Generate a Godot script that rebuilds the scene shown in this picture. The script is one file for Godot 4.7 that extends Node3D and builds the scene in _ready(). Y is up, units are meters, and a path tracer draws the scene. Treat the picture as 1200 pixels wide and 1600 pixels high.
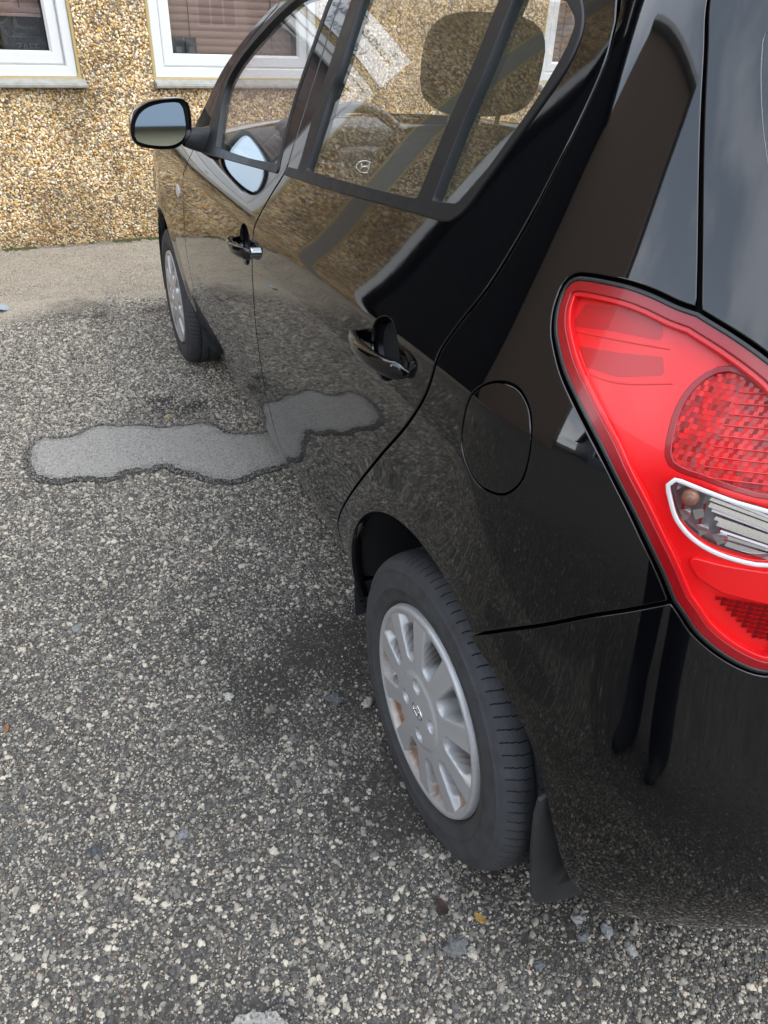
extends Node3D
# A black hatchback parked on worn gravel asphalt in front of a pebble-dashed workshop, overcast day.
# x: to the right of the car, y: up, -z: the way the car points; the rear axle stands at z = 0.

var rng := RandomNumberGenerator.new()
var M := {}
const WALL_A := Vector3(-1.61, 0, -4.769)   # two points on the foot of the workshop wall
const WALL_B := Vector3(-0.5625, 0, -4.855)

# ------------------------------------------------------------------ naming
var taken := {}

func numbered(called: String) -> String:
	if not taken.has(called):
		taken[called] = 0
		return called
	taken[called] += 1
	return "%s_%03d" % [called, taken[called]]

func tag(o: Node3D, label: String, category := "", group := "", kind := "") -> Node3D:
	if label: o.set_meta("label", label)
	if category: o.set_meta("category", category)
	if group: o.set_meta("group", group)
	if kind: o.set_meta("kind", kind)
	return o

func thing(called: String, label: String, category: String, at := Vector3.ZERO, group := "") -> Node3D:
	var o := Node3D.new()
	o.name = numbered(called)
	o.position = at
	add_child(o)
	return tag(o, label, category, group)

func node(called: String, parent: Node) -> Node3D:
	var o := Node3D.new()
	o.name = called
	parent.add_child(o, true)
	return o

func put(mesh: Mesh, called: String, mat: Material, parent: Node = self) -> MeshInstance3D:
	var o := MeshInstance3D.new()
	o.mesh = mesh
	o.name = numbered(called) if parent == self else called
	o.material_override = mat
	parent.add_child(o, true)
	return o

# ------------------------------------------------------------------ triangle collector
class Soup:
	var v := PackedVector3Array()
	var n := PackedVector3Array()
	var uv := PackedVector2Array()
	var c := PackedColorArray()
	# any winding: the triangle is turned so that its front faces along the given normals
	func tri(a: Vector3, b: Vector3, d: Vector3, na: Vector3, nb: Vector3, nd: Vector3) -> void:
		if (b - a).cross(d - a).dot(na + nb + nd) > 0.0:
			v.append(a); v.append(d); v.append(b)
			n.append(na); n.append(nd); n.append(nb)
		else:
			v.append(a); v.append(b); v.append(d)
			n.append(na); n.append(nb); n.append(nd)
	func quad(a: Vector3, b: Vector3, d: Vector3, e: Vector3, na: Vector3, nb: Vector3, nd: Vector3, ne: Vector3) -> void:
		tri(a, b, d, na, nb, nd)
		tri(a, d, e, na, nd, ne)
	func flat(a: Vector3, b: Vector3, d: Vector3, e: Vector3, out: Vector3) -> void:
		var k := (b - a).cross(d - a).normalized()
		if k.dot(out) < 0.0: k = -k
		quad(a, b, d, e, k, k, k, k)
	func grid(p: Array, outward: Vector3, closed := false, flip := 0) -> void:
		# p: rows of points; smooth normals from neighbours; flip 0 turns towards outward point sense
		var h := p.size()
		var w: int = p[0].size()
		var nn := []
		for i in h:
			var row := []
			for j in w:
				var ju := (j + 1) % w if closed else mini(j + 1, w - 1)
				var jd := (j + w - 1) % w if closed else maxi(j - 1, 0)
				var du: Vector3 = p[i][ju] - p[i][jd]
				var dv: Vector3 = p[mini(i + 1, h - 1)][j] - p[maxi(i - 1, 0)][j]
				var k := du.cross(dv)
				if k.length() < 1e-12:
					k = outward if outward != Vector3.ZERO else Vector3.UP
				k = k.normalized()
				if flip == 0:
					if k.dot(outward) < 0.0: k = -k
				elif flip < 0: k = -k
				row.append(k)
			nn.append(row)
		for i in h - 1:
			for j in (w if closed else w - 1):
				var q := (j + 1) % w
				quad(p[i][j], p[i][q], p[i + 1][q], p[i + 1][j], nn[i][j], nn[i][q], nn[i + 1][q], nn[i + 1][j])
	func box(lo: Vector3, hi: Vector3, bevel := 0.0) -> void:
		var m := (lo + hi) / 2
		var s := (hi - lo) / 2
		for ax in 3:
			for sg in [-1.0, 1.0]:
				var k := Vector3.ZERO
				k[ax] = sg
				var a := (ax + 1) % 3
				var b := (ax + 2) % 3
				var co := []
				for q in [[-1, -1], [1, -1], [1, 1], [-1, 1]]:
					var r := m
					r[ax] += sg * s[ax]
					r[a] += q[0] * (s[a] - bevel)
					r[b] += q[1] * (s[b] - bevel)
					co.append(r)
				quad(co[0], co[1], co[2], co[3], k, k, k, k)
		if bevel > 0.0:
			for ax in 3:
				var a := (ax + 1) % 3
				var b := (ax + 2) % 3
				for q in [[-1, -1], [1, -1], [1, 1], [-1, 1]]:
					var ka := Vector3.ZERO
					ka[a] = q[0]
					var kb := Vector3.ZERO
					kb[b] = q[1]
					var p1 := m
					p1[a] += q[0] * s[a]
					p1[b] += q[1] * (s[b] - bevel)
					var p2 := m
					p2[a] += q[0] * (s[a] - bevel)
					p2[b] += q[1] * s[b]
					var e := Vector3.ZERO
					e[ax] = s[ax] - bevel
					quad(p1 - e, p1 + e, p2 + e, p2 - e, ka, ka, kb, kb)
			for sx in [-1, 1]:
				for sy in [-1, 1]:
					for sz in [-1, 1]:
						var g := Vector3(sx, sy, sz)
						tri(m + g * (s - Vector3(0, bevel, bevel)), m + g * (s - Vector3(bevel, 0, bevel)), m + g * (s - Vector3(bevel, bevel, 0)), Vector3(sx, 0, 0), Vector3(0, sy, 0), Vector3(0, 0, sz))
	func tube(pts: Array, radii: Array, sides := 10, caps := true) -> void:
		var rows := []
		var up := Vector3.UP
		for i in pts.size():
			var t: Vector3 = (pts[mini(i + 1, pts.size() - 1)] - pts[maxi(i - 1, 0)]).normalized()
			if absf(t.dot(up)) > 0.95: up = Vector3.RIGHT
			var a := t.cross(up).normalized()
			var b := a.cross(t).normalized()
			up = b
			var row := []
			for k in sides:
				var an := TAU * k / sides
				row.append([pts[i] + (a * cos(an) + b * sin(an)) * radii[i], a * cos(an) + b * sin(an)])
			rows.append(row)
		for i in rows.size() - 1:
			for k in sides:
				var q := (k + 1) % sides
				quad(rows[i][k][0], rows[i][q][0], rows[i + 1][q][0], rows[i + 1][k][0], rows[i][k][1], rows[i][q][1], rows[i + 1][q][1], rows[i + 1][k][1])
		if caps:
			for e in [0, rows.size() - 1]:
				var t: Vector3 = (pts[1] - pts[0] if e == 0 else pts[e - 1] - pts[e]).normalized() * -1.0
				for k in sides:
					tri(pts[e], rows[e][k][0], rows[e][(k + 1) % sides][0], t, t, t)
	func mesh() -> ArrayMesh:
		var arr := []
		arr.resize(Mesh.ARRAY_MAX)
		arr[Mesh.ARRAY_VERTEX] = v
		arr[Mesh.ARRAY_NORMAL] = n
		if uv.size() == v.size(): arr[Mesh.ARRAY_TEX_UV] = uv
		if c.size() == v.size(): arr[Mesh.ARRAY_COLOR] = c
		var m := ArrayMesh.new()
		m.add_surface_from_arrays(Mesh.PRIMITIVE_TRIANGLES, arr)
		return m
	func mirrored() -> Soup:
		var s := Soup.new()
		for i in range(0, v.size(), 3):
			for k in [0, 2, 1]:
				s.v.append(v[i + k] * Vector3(-1, 1, 1))
				s.n.append(n[i + k] * Vector3(-1, 1, 1))
		return s
	func join(o: Soup) -> void:
		v.append_array(o.v)
		n.append_array(o.n)
	func moved(t: Transform3D) -> Soup:
		var s := Soup.new()
		for i in v.size():
			s.v.append(t * v[i])
			s.n.append((t.basis * n[i]).normalized())
		return s

# ------------------------------------------------------------------ the skin of the car's left side as a surface over (u, v)
func pchip(xs: Array, ys: Array, x: float) -> float:
	var k := xs.size()
	if x <= xs[0]: return ys[0]
	if x >= xs[k - 1]: return ys[k - 1]
	var i := 0
	while x >= xs[i + 1]: i += 1
	var h: float = xs[i + 1] - xs[i]
	var ma := slope(xs, ys, i)
	var mb := slope(xs, ys, i + 1)
	var t: float = (x - xs[i]) / h
	return (1 + 2 * t) * (1 - t) * (1 - t) * ys[i] + t * (1 - t) * (1 - t) * h * ma + t * t * (3 - 2 * t) * ys[i + 1] + t * t * (t - 1) * h * mb

func slope(xs: Array, ys: Array, i: int) -> float:
	var k := xs.size()
	if i == 0: return (ys[1] - ys[0]) / (xs[1] - xs[0])
	if i == k - 1: return (ys[i] - ys[i - 1]) / (xs[i] - xs[i - 1])
	var h0: float = xs[i] - xs[i - 1]
	var h1: float = xs[i + 1] - xs[i]
	var d0: float = (ys[i] - ys[i - 1]) / h0
	var d1: float = (ys[i + 1] - ys[i]) / h1
	if d0 * d1 <= 0: return 0.0
	var w1 := 2 * h1 + h0
	var w2 := h1 + 2 * h0
	return (w1 + w2) / (w1 / d0 + w2 / d1)

class Table:
	var lo: float
	var st: float
	var a := PackedFloat32Array()
	func at(x: float) -> float:
		var f := (x - lo) / st
		var i := clampi(int(floor(f)), 1, a.size() - 3)
		var t := clampf(f - i, -1.0, 2.0)
		var p0 := a[i - 1]
		var p1 := a[i]
		var p2 := a[i + 1]
		var p3 := a[i + 2]
		return p1 + 0.5 * t * (p2 - p0 + t * (2 * p0 - 5 * p1 + 4 * p2 - p3 + t * (3 * (p1 - p2) + p3 - p0)))

func table(xs: Array, ys: Array, st: float, sm: float) -> Table:
	var t := Table.new()
	t.lo = xs[0]
	t.st = st
	var k := int(round((xs[-1] - xs[0]) / st)) + 1
	var v := []
	for i in k: v.append(pchip(xs, ys, xs[0] + i * st))
	var r := int(sm / st)
	for pass_ in 3:
		var o := []
		for i in k:
			var s := 0.0
			for d in range(-r, r + 1):
				var q := i + d
				if q < 0: s += v[0] + (v[1] - v[0]) * q
				elif q >= k: s += v[k - 1] + (v[k - 1] - v[k - 2]) * (q - k + 1)
				else: s += v[q]
			o.append(s / (2 * r + 1))
		v = o
	for x in v: t.a.append(x)
	return t

var t_crease: Table
var t_in: Table
var t_rear: Table
var t_corner: Table
var t_low: Table
const POW := 2.3
const LEN := 0.9

func make_tables() -> void:
	t_crease = table([-3.6, -2.4, -1.8, -1.0, -0.3, 0.05, 0.3, 0.7], [0.78, 0.86, 0.90, 0.925, 0.952, 0.957, 0.95, 0.95], 0.02, 0.1)
	t_in = table([-0.85, -0.8, -0.75, -0.65, -0.5, -0.35, -0.2, -0.1, -0.03, -0.012, 0, 0.012, 0.03, 0.05, 0.07, 0.1, 0.2, 0.3, 0.4, 0.45, 0.48, 0.51, 0.53, 0.545],
		[0.11, 0.076, 0.052, 0.028, 0.014, 0.005, 0.0005, 0.0, 0.003, 0.0038, 0.005, 0.009, 0.0160, 0.0248, 0.0338, 0.0474, 0.092, 0.137, 0.186, 0.214, 0.234, 0.266, 0.30, 0.345], 0.001, 0.004)
	t_rear = table([0.1, 0.15, 0.22, 0.35, 0.5, 0.62, 0.70, 0.80, 0.90, 1.0, 1.1, 1.2, 1.3, 1.4, 1.47], [0.50, 0.54, 0.588, 0.64, 0.646, 0.622, 0.604, 0.59, 0.57, 0.54, 0.495, 0.44, 0.375, 0.30, 0.25], 0.005, 0.03)
	t_corner = table([0.1, 0.3, 0.5, 0.7, 1.0, 1.4], [0.16, 0.16, 0.14, 0.08, 0.05, 0.0], 0.01, 0.04)
	t_low = table([0.1, 0.2, 0.25, 0.3, 0.4, 0.5, 0.6], [0.075, 0.055, 0.045, 0.032, 0.014, 0.004, 0.0], 0.005, 0.01)

func zr(y: float) -> float: return t_rear.at(clampf(y, 0.1, 1.47))
func zc(y: float) -> float: return t_corner.at(clampf(y, 0.1, 1.4))

func half_width(y: float, z: float) -> float:
	var q := clampf((-0.6 - z) / 2.0, 0, 2)
	var f := clampf((-2.45 - z) / 0.85, 0, 2)
	var w := 0.855 - 0.012 * q * q - 0.13 * f * f
	w -= t_in.at(clampf(y - t_crease.at(clampf(z, -3.6, 0.7)), -0.85, 0.545))
	if y < 0.6:
		var e := clampf((-0.25 - z) / 0.25, 0, 1)
		w -= maxf(0.0, t_low.at(maxf(y, 0.1))) * e * e * (3 - 2 * e)
	var d := minf(Vector2(z, y - 0.31).length(), Vector2(z + 2.525, y - 0.31).length())
	var g := clampf((0.45 - d) / 0.105, 0, 1)
	w += 0.007 * g * g * (3 - 2 * g)
	return w

func skin(u: float, v: float) -> Vector3:
	var a := zc(v)
	if u <= a: return Vector3(-half_width(v, u), v, u)
	var th := (u - a) / LEN * PI / 2
	var c := cos(th)
	var s := sin(th)
	var r := pow(pow(absf(c), POW) + pow(absf(s), POW), -1.0 / POW)
	var z := a + (zr(v) - a) * r * s
	return Vector3(-half_width(v, z) * r * c, v, z)

func skin_n(u: float, v: float) -> Vector3:
	var e := 0.0012
	var n := (skin(u + e, v) - skin(u - e, v)).cross(skin(u, v + e) - skin(u, v - e)).normalized()
	if u > 0.2:
		if n.dot(Vector3(-cos((u - 0.1) / LEN * PI / 2), 0, sin((u - 0.1) / LEN * PI / 2))) < 0: n = -n
	elif n.x > 0: n = -n
	return n

# ------------------------------------------------------------------ outlines in (u, v)
func pts(s: String) -> PackedVector2Array:
	var o := PackedVector2Array()
	for k in s.split(" ", false):
		var q := k.split(",")
		o.append(Vector2(float(q[0]), float(q[1])))
	return o

func spline(p: PackedVector2Array, closed := false, step := 0.007) -> PackedVector2Array:
	var o := PackedVector2Array()
	var k := p.size()
	for i in (k if closed else k - 1):
		var a := p[(i + k - 1) % k] if closed or i > 0 else p[0] * 2.0 - p[1]
		var b := p[i]
		var c := p[(i + 1) % k]
		var d := p[(i + 2) % k] if closed or i < k - 2 else p[k - 1] * 2.0 - p[k - 2]
		var m := maxi(1, int(b.distance_to(c) / step))
		for j in m: o.append(b.cubic_interpolate(c, a, d, float(j) / m))
	if not closed: o.append(p[k - 1])
	return o

func outline(segments: Array) -> PackedVector2Array:
	# every segment is smoothed by itself; the joints between segments stay corners
	var o := PackedVector2Array()
	for s in segments:
		var q := spline(pts(s) if s is String else s)
		for w in q:
			if o.is_empty() or o[o.size() - 1].distance_to(w) > 0.0008: o.append(w)
	if o[0].distance_to(o[o.size() - 1]) < 0.0008: o.remove_at(o.size() - 1)
	return o

func arc(cx: float, cy: float, r: float, from: float, to: float, k := 24) -> PackedVector2Array:
	var o := PackedVector2Array()
	for i in k + 1:
		var a := deg_to_rad(lerpf(from, to, float(i) / k))
		o.append(Vector2(cx + r * cos(a), cy + r * sin(a)))
	return o

func grown(p: PackedVector2Array, by: float) -> PackedVector2Array:
	# Geometry2D snaps to a coarse grid, so it works on millimetre-sized numbers
	var q := PackedVector2Array()
	for w in p: q.append(w * 1000.0)
	var best := PackedVector2Array()
	var size := -1.0
	for r in Geometry2D.offset_polygon(q, by * 1000.0, Geometry2D.JOIN_ROUND):
		var a := area(r)
		if a > size:
			size = a
			best = r
	var o := PackedVector2Array()
	for w in best: o.append(w / 1000.0)
	return o

func area(p: PackedVector2Array) -> float:
	var s := 0.0
	for i in p.size(): s += p[i].cross(p[(i + 1) % p.size()])
	return absf(s) / 2

func rounded(p: PackedVector2Array, r: float) -> PackedVector2Array:
	return grown(grown(p, -r), r)

func resampled(p: PackedVector2Array, step: float) -> PackedVector2Array:
	var o := PackedVector2Array()
	for i in p.size():
		var a := p[i]
		var b := p[(i + 1) % p.size()]
		var m := maxi(1, int(ceil(a.distance_to(b) / step)))
		for j in m:
			var q := a.lerp(b, float(j) / m)
			if o.is_empty() or o[o.size() - 1].distance_to(q) > step * 0.12: o.append(q)
	return o

# ------------------------------------------------------------------ a sheet of the skin inside an outline, with rolled edges
func sheet(poly: PackedVector2Array, holes := [], inset := 0.0, cell := 0.016, roll := true, depth := 0.014, bulge := 0.0) -> Soup:
	var s := Soup.new()
	var K := 1000.0
	var lo := Vector2(INF, INF)
	var hi := Vector2(-INF, -INF)
	var big := PackedVector2Array()
	for w in poly:
		lo = lo.min(w)
		hi = hi.max(w)
		big.append(w * K)
	var hs := []
	for h in holes:
		var g := PackedVector2Array()
		for w in h: g.append(w * K)
		hs.append(g)
	var nu := int(ceil((hi.x - lo.x) / cell)) + 1
	var nv := int(ceil((hi.y - lo.y) / cell)) + 1
	lo -= Vector2(0.0031, 0.0027)
	var edge := {}
	for p in [poly] + holes:
		for w in resampled(p, cell * 0.2):
			for dx in [-0.02, 0.02]:
				for dy in [-0.02, 0.02]:
					edge[Vector2i(int(floor((w.x - lo.x) / cell + dx)), int(floor((w.y - lo.y) / cell + dy)))] = true
	var P := {}
	var N := {}
	var get_p := func(a: Vector2):
		var n := skin_n(a.x, a.y)
		return [skin(a.x, a.y) - n * inset, n]
	for i in nu:
		for j in nv:
			var c0 := lo + Vector2(i, j) * cell
			var q := PackedVector2Array([c0, c0 + Vector2(cell, 0), c0 + Vector2(cell, cell), c0 + Vector2(0, cell)])
			if edge.has(Vector2i(i, j)):
				var qk := PackedVector2Array()
				for w in q: qk.append(w * K)
				var pieces: Array = Geometry2D.intersect_polygons(qk, big)
				for h in hs:
					var left := []
					for pc in pieces: left.append_array(Geometry2D.clip_polygons(pc, h))
					pieces = left
				for pc in pieces:
					var ix := Geometry2D.triangulate_polygon(pc)
					for t in range(0, ix.size(), 3):
						var a: Array = get_p.call(pc[ix[t]] / K)
						var b: Array = get_p.call(pc[ix[t + 1]] / K)
						var d: Array = get_p.call(pc[ix[t + 2]] / K)
						s.tri(a[0], b[0], d[0], a[1], b[1], d[1])
				continue
			var mid := (c0 + Vector2(cell, cell) / 2) * K
			if not Geometry2D.is_point_in_polygon(mid, big): continue
			var out := false
			for h in hs:
				if Geometry2D.is_point_in_polygon(mid, h): out = true
			if out: continue
			var co := []
			for k in 4:
				var id := Vector2i(i + [0, 1, 1, 0][k], j + [0, 0, 1, 1][k])
				if not P.has(id):
					var a: Array = get_p.call(q[k])
					P[id] = a[0]
					N[id] = a[1]
				co.append(id)
			s.quad(P[co[0]], P[co[1]], P[co[2]], P[co[3]], N[co[0]], N[co[1]], N[co[2]], N[co[3]])
	if roll:
		for p in [poly] + holes: s.join(rolled(p, inset, depth, p == poly))
	return s

func rolled(p: PackedVector2Array, inset: float, depth: float, outer: bool) -> Soup:
	var s := Soup.new()
	var q := resampled(p, 0.011)
	var cw := Geometry2D.is_polygon_clockwise(q)
	var rows := []
	var k := q.size()
	for i in k:
		var t := (q[(i + 1) % k] - q[(i + k - 1) % k]).normalized()
		var o := Vector2(t.y, -t.x)
		# counter-clockwise outlines have their outside on the right of the way round
		if cw: o = -o
		if not outer: o = -o
		var n := skin_n(q[i].x, q[i].y)
		var at := skin(q[i].x, q[i].y)
		var b := skin(q[i].x + o.x * 0.001, q[i].y + o.y * 0.001) - at
		b = (b - n * b.dot(n)).normalized()
		at -= n * inset
		rows.append([[at, n], [at + b * 0.0011 - n * 0.0004, (n + b * 0.7).normalized()], [at + b * 0.0017 - n * 0.0013, (n * 0.3 + b).normalized()], [at + b * 0.0018 - n * depth, b]])
	for i in k:
		var a: Array = rows[i]
		var c: Array = rows[(i + 1) % k]
		for j in 3: s.quad(a[j][0], c[j][0], c[j + 1][0], a[j + 1][0], a[j][1], c[j][1], c[j + 1][1], a[j + 1][1])
	return s

# ------------------------------------------------------------------ materials
func lin(r: float, g: float, b: float, a := 1.0) -> Color:
	var c := Color(r, g, b).linear_to_srgb()
	c.a = a
	return c

func mat(called: String, c: Color, rough := 0.6, metal := 0.0) -> StandardMaterial3D:
	var m := StandardMaterial3D.new()
	m.resource_name = called
	m.albedo_color = c
	m.roughness = rough
	m.metallic = metal
	M[called] = m
	return m

func noise_tex(freq: float, octaves := 3, size := 256, seed_ := 1, as_normal := false, bump := 4.0, type := FastNoiseLite.TYPE_SIMPLEX_SMOOTH, ramp: Gradient = null) -> NoiseTexture2D:
	var n := FastNoiseLite.new()
	n.seed = seed_
	n.noise_type = type
	n.frequency = freq
	n.fractal_octaves = octaves
	if octaves == 1: n.fractal_type = FastNoiseLite.FRACTAL_NONE
	var t := NoiseTexture2D.new()
	t.width = size
	t.height = size
	t.seamless = true
	t.noise = n
	t.as_normal_map = as_normal
	t.bump_strength = bump
	t.color_ramp = ramp
	return t

func ramp(stops: Array) -> Gradient:
	var g := Gradient.new()
	var o := PackedFloat32Array()
	var c := PackedColorArray()
	for s in stops:
		o.append(s[0])
		c.append(s[1])
	g.offsets = o
	g.colors = c
	return g

func tri_map(m: StandardMaterial3D, scale: float) -> void:
	m.uv1_triplanar = true
	m.uv1_world_triplanar = true
	m.uv1_scale = Vector3.ONE * scale

func materials() -> void:
	var m := mat("black_paint", lin(0.020, 0.020, 0.022), 0.04)
	m.albedo_texture = noise_tex(0.16, 2, 512, 6, false, 1.0, FastNoiseLite.TYPE_SIMPLEX, ramp([[0.0, lin(0.06, 0.065, 0.085)], [0.80, lin(0.07, 0.075, 0.09)], [0.90, lin(0.5, 0.5, 0.48)], [1.0, lin(1, 1, 1)]]))
	m.metallic_specular = 0.5
	m.clearcoat_enabled = true
	m.clearcoat = 0.3
	m.clearcoat_roughness = 0.02
	m.normal_enabled = true
	m.normal_texture = noise_tex(0.035, 2, 256, 5, true, 1.0)
	m.normal_scale = 0.012
	tri_map(m, 5.0)
	m = mat("trim_rubber", lin(0.009, 0.0095, 0.011), 0.5)
	m.metallic_specular = 0.38
	m.roughness_texture = noise_tex(0.02, 4, 256, 8, false, 1.0, FastNoiseLite.TYPE_SIMPLEX_SMOOTH, ramp([[0.0, Color(0.7, 0.7, 0.7)], [1.0, Color(1, 1, 1)]]))
	tri_map(m, 4.0)
	mat("black_plastic", lin(0.006, 0.006, 0.007), 0.42)
	mat("bowl_black", lin(0.0015, 0.0015, 0.002), 0.3).metallic_specular = 0.3
	mat("matt_black", lin(0.003, 0.003, 0.003), 0.95)
	m = mat("mud_plastic", lin(0.032, 0.033, 0.035), 0.7)
	m.albedo_texture = noise_tex(0.01, 4, 256, 9, false, 1.0, FastNoiseLite.TYPE_SIMPLEX_SMOOTH, ramp([[0.0, Color(0.72, 0.72, 0.7)], [1.0, Color(1, 1, 1)]]))
	tri_map(m, 3.0)
	m = mat("glass", lin(0.05, 0.10, 0.075, 0.05), 0.0)
	m.transparency = BaseMaterial3D.TRANSPARENCY_ALPHA
	m = mat("lens_clear", lin(0.8, 0.8, 0.8, 0.0), 0.0)
	m.metallic_specular = 0.22
	m.transparency = BaseMaterial3D.TRANSPARENCY_ALPHA
	mat("mirror_silver", lin(0.42, 0.50, 0.56), 0.02, 1.0)
	mat("chrome", lin(0.75, 0.76, 0.78), 0.12, 1.0)
	mat("lamp_red", lin(0.62, 0.003, 0.006), 0.3)
	mat("lamp_red_bright", lin(0.68, 0.003, 0.005), 0.3)
	mat("lamp_red_deep", lin(0.25, 0.001, 0.004), 0.25)
	mat("lamp_red_mid", lin(0.42, 0.002, 0.004), 0.3)
	mat("lamp_red_metal", lin(0.42, 0.006, 0.012), 0.28, 0.6)
	mat("lamp_amber", lin(0.20, 0.095, 0.06), 0.12)
	mat("lamp_floor", lin(0.30, 0.30, 0.31), 0.25, 0.7)
	mat("lamp_white", lin(0.6, 0.59, 0.59), 0.25)
	m = mat("tyre_rubber", lin(0.052, 0.053, 0.0555), 0.75)
	m.vertex_color_use_as_albedo = true
	m.albedo_texture = noise_tex(0.012, 4, 256, 12, false, 1.0, FastNoiseLite.TYPE_SIMPLEX_SMOOTH, ramp([[0.0, Color(0.78, 0.74, 0.72)], [0.5, Color(0.9, 0.9, 0.92)], [1.0, Color(1, 1, 1)]]))
	m.normal_enabled = true
	m.normal_texture = noise_tex(0.12, 3, 256, 14, true, 2.0)
	m.normal_scale = 0.3
	tri_map(m, 6.0)
	m = mat("cap_silver", lin(0.43, 0.43, 0.43), 0.32, 0.3)
	m.vertex_color_use_as_albedo = true
	m = mat("rusty_steel", lin(0.11, 0.066, 0.055), 0.8)
	m.albedo_texture = noise_tex(0.03, 3, 256, 15, false, 1.0, FastNoiseLite.TYPE_SIMPLEX_SMOOTH, ramp([[0.0, Color(0.6, 0.5, 0.45)], [1.0, Color(1, 1, 1)]]))
	tri_map(m, 9.0)
	mat("cloth_dark", lin(0.010, 0.010, 0.011), 0.95)
	mat("cloth_grey", lin(0.026, 0.026, 0.028), 0.95)
	mat("dash_plastic", lin(0.075, 0.077, 0.08), 0.7)
	mat("dash_silver", lin(0.48, 0.50, 0.52), 0.4, 0.2)
	mat("headliner", lin(0.25, 0.245, 0.23), 0.95)
	m = mat("mortar", lin(0.36, 0.28, 0.17), 0.95)
	m.albedo_texture = noise_tex(0.02, 5, 512, 20, false, 1.0, FastNoiseLite.TYPE_SIMPLEX_SMOOTH, ramp([[0.0, Color(0.55, 0.5, 0.45)], [1.0, Color(1, 1, 1)]]))
	tri_map(m, 0.8)
	m = mat("pebble", Color.WHITE, 0.5)
	m.vertex_color_use_as_albedo = true
	m = mat("gravel", Color.WHITE, 0.75)
	m.vertex_color_use_as_albedo = true
	m = mat("white_upvc", lin(0.63, 0.625, 0.61), 0.3)
	mat("sealant", lin(0.40, 0.30, 0.12), 0.8)
	m = mat("stone_sill", lin(0.36, 0.355, 0.32), 0.7)
	m.albedo_texture = noise_tex(0.03, 4, 256, 21, false, 1.0, FastNoiseLite.TYPE_SIMPLEX_SMOOTH, ramp([[0.0, Color(0.8, 0.79, 0.76)], [1.0, Color(1, 1, 1)]]))
	tri_map(m, 2.0)
	mat("concrete", lin(0.20, 0.175, 0.145), 0.9)
	mat("blind", lin(0.26, 0.165, 0.135), 0.6)
	mat("room_dark", lin(0.05, 0.045, 0.04), 0.95)
	m = mat("pane", lin(0.08, 0.09, 0.09, 0.06), 0.0)
	m.transparency = BaseMaterial3D.TRANSPARENCY_ALPHA
	mat("sign_white", lin(0.82, 0.84, 0.85), 0.4)
	mat("ink_black", lin(0.012, 0.012, 0.014), 0.6)
	mat("ink_red", lin(0.55, 0.01, 0.03), 0.5)
	mat("dark_timber", lin(0.0045, 0.0045, 0.005), 0.8)
	mat("brown_brick", lin(0.22, 0.165, 0.125), 0.9)
	mat("cream_render", lin(0.40, 0.34, 0.23), 0.9)
	mat("roof_dark", lin(0.05, 0.05, 0.055), 0.8)
	mat("slate_blue", lin(0.11, 0.13, 0.15), 0.6)
	mat("wheel_grip", lin(0.028, 0.028, 0.03), 0.5)
	mat("fascia_white", lin(0.6, 0.6, 0.59), 0.5)
	mat("cladding_blue", lin(0.13, 0.16, 0.19), 0.5)
	m = mat("moss", Color.WHITE, 0.95)
	m.vertex_color_use_as_albedo = true
	mat("bark", lin(0.06, 0.045, 0.03), 0.95)
	mat("foliage_dark", lin(0.012, 0.018, 0.008), 0.95)
	m = mat("foliage", Color.WHITE, 0.7)
	m.vertex_color_use_as_albedo = true

# ------------------------------------------------------------------ sky, sun, camera
func light_and_camera() -> void:
	var cam := Camera3D.new()
	cam.name = "camera"
	var fw := Vector3(0.34747305, -0.55521622, -0.75564372)
	var yaw := 0.4310043
	var roll := 0.0434867
	var r := Vector3(cos(yaw), 0, sin(yaw))
	var u := r.cross(fw)
	var r2 := r * cos(roll) + u * sin(roll)
	var u2 := u * cos(roll) - r * sin(roll)
	cam.transform = Transform3D(Basis(r2, u2, -fw), Vector3(-1.29037876, 1.33166958, 0.79446782))
	cam.fov = rad_to_deg(2 * atan(800.0 / 1140.78))
	cam.near = 0.05
	cam.far = 400.0
	add_child(cam)
	cam.current = true

	var env := Environment.new()
	env.background_mode = Environment.BG_SKY
	env.tonemap_mode = Environment.TONE_MAPPER_LINEAR
	env.tonemap_exposure = 4.5
	env.sdfgi_enabled = true
	env.ssao_enabled = true
	env.ssil_enabled = true
	var sky := Sky.new()
	var pm := PanoramaSkyMaterial.new()
	pm.panorama = cloud_panorama()
	pm.energy_multiplier = 1.0
	sky.sky_material = pm
	env.sky = sky
	env.background_energy_multiplier = 1.0
	var we := WorldEnvironment.new()
	we.name = "environment"
	we.environment = env
	add_child(we)

	var sun := DirectionalLight3D.new()
	sun.name = "sun"
	sun.light_energy = 0.15
	sun.light_color = Color(1.0, 0.96, 0.9)
	sun.light_angular_distance = 60.0
	sun.shadow_enabled = true
	add_child(sun)
	sun.look_at_from_position(Vector3(6, 8, 2), Vector3.ZERO)

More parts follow.
